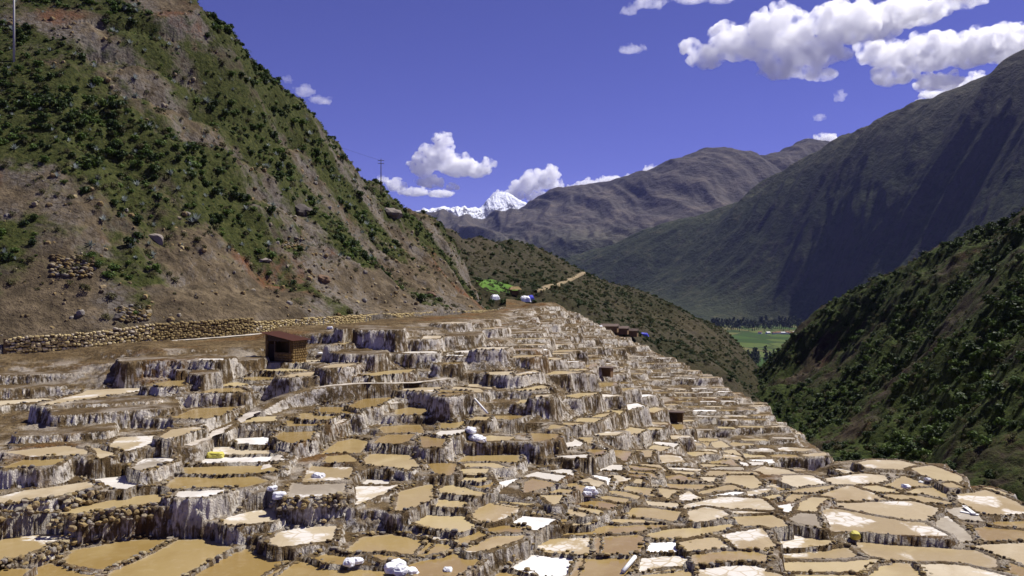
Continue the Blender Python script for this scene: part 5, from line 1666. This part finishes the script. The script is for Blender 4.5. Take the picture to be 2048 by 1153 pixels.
scatter("hillside_loose_rocks", STONES[6], with_scale(hill_points("left_hillside", 4200, -1.0, (-120, 1010), 0.0, veg_max=0.55), 0.10, 0.48), "loose rocks littering the bare lower hillside", "loose_rock")

# ------------------------------------------------------------------ valley: trees and houses
def tree_mesh(seed, h):
    r = random.Random(seed)
    crown = []
    F = []
    V, F = [], []
    for k in range(5):
        zc = h * (0.30 + 0.14 * k); rr = h * (0.27 - 0.035 * k) * r.uniform(.8, 1.2)
        v, f = leaf_cloud(r, 75, rr, h * .26, h * .05, 4, z0=zc - h * .1)
        n = len(V); V += v; F += [tuple(a + n for a in q) for q in f]
    me = raw_mesh("crown", V, F); me.materials.append(MAT['leaf_tree'])
    tm = tube_mesh("trunk", [(0, 0, -1), (0.2, 0, h * .4), (0, .2, h * .85)], [h * .022, h * .015, h * .006], MAT['trunk'], 6)
    return me, tm
TREES = [tree_mesh(s, 24.0) for s in (1, 2, 3, 4)]
def valley_tree(px, D, s, label):
    x = (px - 1024) / FPX * D
    me, tm = TREES[prg.randrange(4)]
    o = thing("valley_tree", (x, D, VZ), prg.uniform(0, 6), label, "tree", "eucalyptus trees in the valley")
    o.scale = (s * 1.15, s * 1.15, s)
    add("crown", me, parent=o); add("trunk", tm, parent=o)
    return o
spots = [(px, prg.uniform(3000, 3350), prg.uniform(1.3, 2.2), 'b') for px in np.linspace(1425, 1605, 48)]
spots += [(prg.uniform(1470, 1575), prg.uniform(1620, 1900), prg.uniform(.7, 1.25), 'm') for _ in range(44)]
spots += [(prg.uniform(1480, 1545), prg.uniform(1380, 1500), prg.uniform(.5, .9), 'f') for _ in range(14)]
cnt = {}; made = []
for px, D, s, g in sorted(spots):
    cnt[g] = cnt.get(g, 0) + 1
    where = dict(b="in the line below the mountain", m="beside the green valley field", f="at the fields' near edge")[g]
    made.append(valley_tree(px, D, s, ["dark tree ", "tall dark tree ", "slender tree ", "bushy dark tree "][cnt[g] % 4] + where))
number_off(made)
for q, (px, D, L) in enumerate([(1536, 2850, 16), (1548, 2830, 14), (1556, 2860, 20), (1566, 2840, 15), (1574, 2870, 14), (1582, 2835, 18), (1590, 2860, 15), (1520, 2870, 13), (1600, 2850, 14)]):
    x = (px - 1024) / FPX * D
    h = thing("village_house", (x, D, VZ), prg.uniform(-.5, .5), f"tiny pale house in the valley village, {['first','second','third','fourth','fifth','sixth','seventh','eighth','ninth'][[7,0,1,2,3,4,5,6,8].index(q) if q in (7,0,1,2,3,4,5,6,8) else q]} from the left", "house", "houses of the valley village")
    add("wall", box_mesh("wall", [(0, 0, 3, L, 9, 6.5)], MAT['plaster']), parent=h)
    me = raw_mesh("roof", [(-L / 2 - .6, -5.2, 6), (L / 2 + .6, -5.2, 6), (L / 2 + .6, 0, 9), (-L / 2 - .6, 0, 9), (L / 2 + .6, 5.2, 6), (-L / 2 - .6, 5.2, 6)], [(0, 1, 2, 3), (3, 2, 4, 5), (1, 0, 5, 4), (0, 3, 5), (1, 4, 2)]); me.materials.append(MAT['roof_tile' if q % 3 else 'plaster']); add("roof", me, parent=h)
# ------------------------------------------------------------------ the ponds themselves
COLW = dict(o="ochre brine", t="tan muddy", p="pale drying", w="white salt", W="brilliant white salt", c="patchily crusted", s="half crusted", g="dry grey")
MARKS = [(570,700,"the rust roofed shed"),(60,1120,"the bottom left corner"),(330,1110,"the big front ponds at left"),(800,1120,"the sack heap at the bottom edge"),(480,930,"the yellow sack"),
 (560,840,"the narrow footpath"),(640,960,"the cracked crusted pond"),(945,860,"the mid field sack pile"),(960,770,"the leaning white pipe"),(870,1000,"the big tan pond left of centre"),
 (1100,1100,"the large white pond at the bottom"),(1330,1110,"the brilliant white pond"),(1200,960,"the notch right of centre"),(1300,830,"the small dark hut"),(1450,880,"the ladder of tiny ponds beyond the platform"),
 (1480,960,"the back rim of the front platform"),(1600,1100,"the dikes at lower right"),(1720,1080,"the yellow stone"),(1780,1010,"the big oval pond at right"),(1830,950,"the far rim of the right platform"),
 (1940,1030,"the white boards"),(2010,1110,"the bottom right corner"),(1090,690,"the upper far terraces"),(1200,720,"the brown bank"),(1400,770,"the far crest of the field"),(1560,870,"the stream side of the far field"),
 (250,800,"the tall white salt wall"),(100,920,"the left edge"),(250,990,"the dark boulder wall at left"),(750,700,"the upper wall right of the shed"),(1050,800,"the brown slope in mid field"),(700,880,"the round ochre ponds")]
real = [p for p in all_ponds if p['kind'] != 'L']
for p in real:
    D = p['poly'][:, 1]; px = 1024 + p['poly'][:, 0] / D * FPX; py = HORIZON - p['z'] / D * FPX
    q = np.roll(np.arange(len(px)), -1)
    p['area'] = 0.5 * abs(np.sum(px * py[q] - px[q] * py)); p['ipx'] = px.mean(); p['ipy'] = py.mean()
    j = np.argmin([((p['ipx'] - m[0]) ** 2 + ((p['ipy'] - m[1]) * 1.3) ** 2) for m in MARKS])
    p['mark'] = MARKS[j][2]
    p['size'] = "large" if p['area'] > 2600 else "medium" if p['area'] > 800 else "small" if p['area'] > 180 else "tiny"
real.sort(key=lambda p: -p['area'])
single, rest = real[:300], real[300:]
ORD = "first second third fourth fifth sixth seventh eighth ninth tenth eleventh twelfth thirteenth fourteenth fifteenth sixteenth seventeenth eighteenth nineteenth twentieth".split()
groups = {}
for p in single: groups.setdefault((p['size'], p['kind'], p['mark']), []).append(p)
for (sz, kd, mk), lst in groups.items():
    lst.sort(key=lambda p: p['ipx'])
    for q, p in enumerate(lst):
        p['label'] = f"{sz} {COLW[kd]} pond by {mk}" + (f", {ORD[min(q, 19)]} from left" if len(lst) > 1 else "")
def surface(p):
    c = p['c']; pl = p['poly'] - c
    r = np.hypot(pl[:, 0], pl[:, 1])[:, None]
    pl = pl * (1 + 0.11 / np.maximum(r, 0.5))
    return [(x, y, 0.0) for x, y in pl]
srg = random.Random(9)
stone_items = []       # (size seen, pond, item)
for p in single:
    v = surface(p); n = len(v)
    if sum((v[i][0] * v[(i + 1) % n][1] - v[(i + 1) % n][0] * v[i][1]) for i in range(n)) < 0: v = v[::-1]
    V = v + [(x * .68, y * .68, 0.0) for x, y, z in v] + [(x, y, -0.06) for x, y, z in v]
    F = [list(range(n, 2 * n))] + [(i, (i + 1) % n, n + (i + 1) % n, n + i) for i in range(n)] + [(2 * n + i, 2 * n + (i + 1) % n, (i + 1) % n, i) for i in range(n)] + [list(range(3 * n - 1, 2 * n - 1, -1))]
    me = raw_mesh("salt_pond", V, F)
    at = me.attributes.new("edge", 'FLOAT', 'POINT'); at.data.foreach_set("value", np.array([1.0] * n + [0.0] * n + [1.0] * n, np.float32))
    p['obj'] = add("salt_pond", me, MAT['pond_' + p['kind']], label=p['label'], cat="salt pond", group="salt evaporation ponds", loc=(p['c'][0], p['c'][1], p['z'] + 0.02))
    Dm = p['c'][1]
    if Dm > 95: continue
    q = np.roll(p['poly'], -1, 0); share = srg.choice([0.12, 0.25, 0.45, 0.7])
    a0 = 0.5 * np.sum(p['poly'][:, 0] * q[:, 1] - q[:, 0] * p['poly'][:, 1]); sg = 1 if a0 > 0 else -1
    for a, b in zip(p['poly'], q):
        e = b - a; L = float(np.hypot(*e)); s = srg.uniform(0, .3)
        while s < L:
            w = srg.choice([.05, .06, .08, .10, .14]) * (1.2 if Dm < 48 else 1.0)
            if srg.random() < share:
                t = a + e * (s / L) + np.array([e[1], -e[0]]) / L * sg * srg.uniform(.10, .34)
                gz = ground_h(t[0], t[1])
                if gz < p['z'] + 0.55 and gz > p['z'] - 0.25:
                    stone_items.append((w / Dm, p, (srg.randrange(8 if Dm < 50 else 6), t[0] - p['c'][0], t[1] - p['c'][1], gz - p['z'] + w * .2, w * srg.uniform(.9, 1.6), w, w * srg.uniform(.5, .8), srg.uniform(0, 6.28))))
            s += w * srg.uniform(1.5, 2.8)
stone_items.sort(key=lambda t: -t[0])
for sz, p, it in stone_items[:300]:
    add("stone", STONES[it[0]], parent=p['obj'], loc=it[1:4], rotz=it[7], scale=it[4:7])
left = {}
for sz, p, it in stone_items[300:]: left.setdefault(id(p), (p, []))[1].append(it)
for p, its in left.values():
    add("rim_stones", joined("rim_stones", its, STONE_NP, MAT['rim_stone']), parent=p['obj'], kind="stuff")
# the smallest ponds of the far field, too many and too small to tell apart
byk = {}
V, F, MI = [], [], []
mats = ['w', 'p', 't', 'o']
for p in rest:
    n = len(V); pts = surface(p)
    V += [(x + p['c'][0], y + p['c'][1], p['z']) for x, y, z in pts]; F.append(list(range(n, n + len(pts)))); MI.append(mats.index(p['kind']) if p['kind'] in mats else 1)
if V:
    me = raw_mesh("distant_salt_ponds", V, F)
    for m in mats: me.materials.append(MAT['pond_' + m])
    me.polygons.foreach_set("material_index", np.array(MI, np.int32))
    add("distant_salt_ponds", me, label="countless tiny salt ponds on the far terraces", kind="stuff")
# ------------------------------------------------------------------ clouds
def cloud_material(name, density):
    m = bpy.data.materials.new(name); m.use_nodes = True
    t = m.node_tree; t.nodes.clear()
    v = t.nodes.new("ShaderNodeVolumePrincipled"); o = t.nodes.new("ShaderNodeOutputMaterial")
    v.inputs["Color"].default_value = (0.995, 0.995, 1.0, 1); v.inputs["Density"].default_value = density
    v.inputs["Anisotropy"].default_value = 0.45
    # torn, uneven water content
    tc = t.nodes.new("ShaderNodeTexCoord"); n1 = t.nodes.new("ShaderNodeTexNoise"); mr = t.nodes.new("ShaderNodeMapRange")
    n1.inputs["Scale"].default_value = 0.0042; n1.inputs["Detail"].default_value = 4.0; n1.inputs["Roughness"].default_value = 0.62
    mr.inputs[1].default_value = 0.40; mr.inputs[2].default_value = 0.60; mr.inputs[3].default_value = 0.04 * density; mr.inputs[4].default_value = 1.9 * density
    t.links.new(tc.outputs["Object"], n1.inputs["Vector"]); t.links.new(n1.outputs["Fac"], mr.inputs[0]); t.links.new(mr.outputs[0], v.inputs["Density"])
    t.links.new(v.outputs[0], o.inputs["Volume"])
    MAT[name] = m
    return m
cloud_material("cloud_thick", 0.0075)
cloud_material("cloud_thin", 0.0022)

def vnoise3(P, seed):
    """3-D value noise at points P"""
    i = np.floor(P).astype(np.int64); f = P - i; f = f * f * (3 - 2 * f)
    def h(dx, dy, dz):
        a = _hash2(i[:, 0] + dx + (i[:, 2] + dz) * 7919, i[:, 1] + dy, seed)
        return a.astype(np.float64) / 4294967296.0
    r = 0
    for dx in (0, 1):
        for dy in (0, 1):
            for dz in (0, 1):
                r = r + h(dx, dy, dz) * np.where(dx, f[:, 0], 1 - f[:, 0]) * np.where(dy, f[:, 1], 1 - f[:, 1]) * np.where(dz, f[:, 2], 1 - f[:, 2])
    return r * 2 - 1

def cloud(puffs, depth, label, mat="cloud_thick", seed=1, detail=1.0, thick=0.8):
    """puffs: (px, py, half width px, half height px) of one cloud standing depth metres off"""
    rng = np.random.default_rng(seed)
    k = depth / FPX
    cx, cy = np.mean([p[0] for p in puffs]), np.mean([p[1] for p in puffs])
    ox, oy, oz = place(cx, cy, depth)
    VV, FF = [], []; n = 0
    def ball(x, y, z, rx, ry, rz):
        nonlocal n
        V, F = ICO2
        VV.append(V * (rx, ry, rz) + (x, y, z)); FF.extend([[a + n for a in f] for f in F]); n += len(V)
    for (px, py, rx, ry) in puffs:
        x = (px - cx) * k; z = -(py - cy) * k; rx *= k; ry *= k
        y = rng.uniform(-.35, .35) * rx * thick
        ball(x, y, z, rx * 0.72, rx * thick * 0.72, ry * 0.72)
        for q in range(int(16 * detail)):          # billows on the upper and outer side, smaller ones on those
            a = rng.uniform(0, 2 * math.pi); e = rng.uniform(-0.5, 1.4)
            d = np.array([math.cos(a) * math.cos(e), math.sin(a) * math.cos(e), math.sin(e)])
            r = ry * rng.uniform(0.16, 0.36)
            c0 = np.array([x + d[0] * rx * .75, y + d[1] * rx * .75 * thick, z + d[2] * ry * .75])
            ball(*c0, r * 1.2, r * 1.1, r)
            for q2 in range(4):
                d2 = rng.normal(size=3); d2[2] = abs(d2[2]) * .8 - .1; d2 = (d2 + d * .8); d2 /= np.linalg.norm(d2)
                r2 = r * rng.uniform(0.25, 0.5)
                ball(*(c0 + d2 * r * 1.0), r2 * 1.3, r2 * 1.2, r2)
    me = raw_mesh("cloud_hull", np.concatenate(VV), FF)
    tmp = bpy.data.objects.new("cloud_hull", me); COL.objects.link(tmp)
    md = tmp.modifiers.new("r", 'REMESH'); md.mode = 'VOXEL'
    w = max(p[0] + p[2] for p in puffs) - min(p[0] - p[2] for p in puffs)
    md.voxel_size = max(w * k / 140, 1.0 * k)
    dg = bpy.context.evaluated_depsgraph_get(); dg.update()
    out = bpy.data.meshes.new_from_object(tmp.evaluated_get(dg))
    bpy.data.objects.remove(tmp); bpy.data.meshes.remove(me)
    N = len(out.vertices)
    V = np.empty(N * 3, np.float32); out.vertices.foreach_get("co", V); V = V.reshape(-1, 3).astype(float)
    Nn = np.empty(N * 3, np.float32); out.vertices.foreach_get("normal", Nn); Nn = Nn.reshape(-1, 3)
    unit = np.median([p[3] for p in puffs]) * k
    disp = 0
    for f, a in ((1.6, 0.10), (3.6, 0.06), (8.0, 0.028)):
        disp = disp + a * (1 - 2 * np.abs(vnoise3(V / unit * f + seed * 3.7, seed))) + a * 0.6 * vnoise3(V / unit * f * 1.3 + 9, seed + 5)
    V = V + Nn * (disp * unit)[:, None]
    out.vertices.foreach_set("co", V.astype(np.float32).ravel()); out.update()
    out.name = "cloud"; out.materials.clear()
    add("cloud", out, MAT[mat], label=label, cat="cloud", group="white cumulus clouds", loc=(ox, oy, oz))

cloud([(875,318,42,34),(845,335,35,26),(915,335,45,26),(950,340,40,20),(885,285,22,18),(975,330,18,14),(860,365,40,14),(905,375,18,8)], 26000, "tall white cumulus left of the snow peak", seed=3)
cloud([(790,372,26,16),(830,386,40,11),(880,388,38,9),(765,360,14,10)], 25000, "low flat white cloud bank behind the ridge pole", seed=4)
cloud([(1060,370,34,28),(1095,360,32,28),(1030,388,28,18),(1000,393,26,10),(1085,395,40,14),(1115,375,16,14)], 27000, "broad white cumulus over the snow peak", seed=5)
cloud([(1180,370,36,13),(1225,362,40,12),(1265,356,22,9),(1150,378,20,9)], 25500, "thin cloud bank resting on the far ridge", seed=6)
cloud([(1305,340,26,10),(1330,336,14,8)], 25500, "small cloud on the far ridge crest", seed=7)
cloud([(1655,280,26,12),(1640,274,14,9)], 25000, "small bright cloud behind the dark ridge notch", seed=8)
cloud([(1640,236,13,9)], 20000, "tiny white cloud above the dark ridge notch", "cloud_thin", seed=9)
cloud([(1683,194,12,14)], 19000, "tiny upright cloud left of the big mountain", "cloud_thin", seed=10)
cloud([(610,185,26,14),(640,200,32,9),(575,160,10,10),(595,205,16,7)], 17000, "small wispy cloud beside the left hill", "cloud_thin", seed=11)
cloud([(1258,101,32,10),(1285,97,12,7)], 15000, "small wispy cloud in the open blue sky", "cloud_thin", seed=12)
cloud([(1260,20,24,12),(1300,8,45,14),(1380,0,50,12),(1440,2,40,8)], 14000, "thin cloud at the top edge of the sky", "cloud_thin", seed=13)
cloud([(1480,90,75,40),(1420,115,45,28),(1560,60,90,50),(1620,110,90,40),(1700,55,110,50),(1820,20,110,35),(1560,140,60,26),(1380,95,28,18),(1450,60,40,18),(1920,0,60,22),(1640,150,50,16),(1540,100,60,40)], 13000, "huge grey bellied cumulus at upper right", seed=14, thick=0.6)
cloud([(1780,110,70,30),(1850,115,80,42),(1930,105,80,45),(2010,100,80,42),(1790,150,60,22),(1880,165,60,22),(1740,105,40,20),(2100,90,90,45)], 15500, "bright white cumulus above the big mountain at right", seed=15, thick=0.6)
cloud([(1870,190,34,13),(1900,180,30,14),(1840,205,14,7),(1950,165,40,20)], 18000, "white cloud scrap resting behind the big mountain shoulder", seed=16)

# ------------------------------------------------------------------ air
hv = [(x, y, z) for z in (-172.0, 2560.0) for y in (-400.0, 24000.0) for x in (-9000.0, 9000.0)]
hz = raw_mesh("haze", hv, [(0, 2, 3, 1), (4, 5, 7, 6), (0, 1, 5, 4), (2, 6, 7, 3), (0, 4, 6, 2), (1, 3, 7, 5)])
m = bpy.data.materials.new("haze"); m.use_nodes = True; t = m.node_tree; t.nodes.clear()
v = t.nodes.new("ShaderNodeVolumePrincipled"); o = t.nodes.new("ShaderNodeOutputMaterial")
v.inputs["Color"].default_value = (0.40, 0.46, 1.0, 1); v.inputs["Density"].default_value = 0.000014; v.inputs["Anisotropy"].default_value = 0.0
t.links.new(v.outputs[0], o.inputs["Volume"])
add("haze", hz, m, kind="stuff", label="thin blue mountain haze filling the valley")
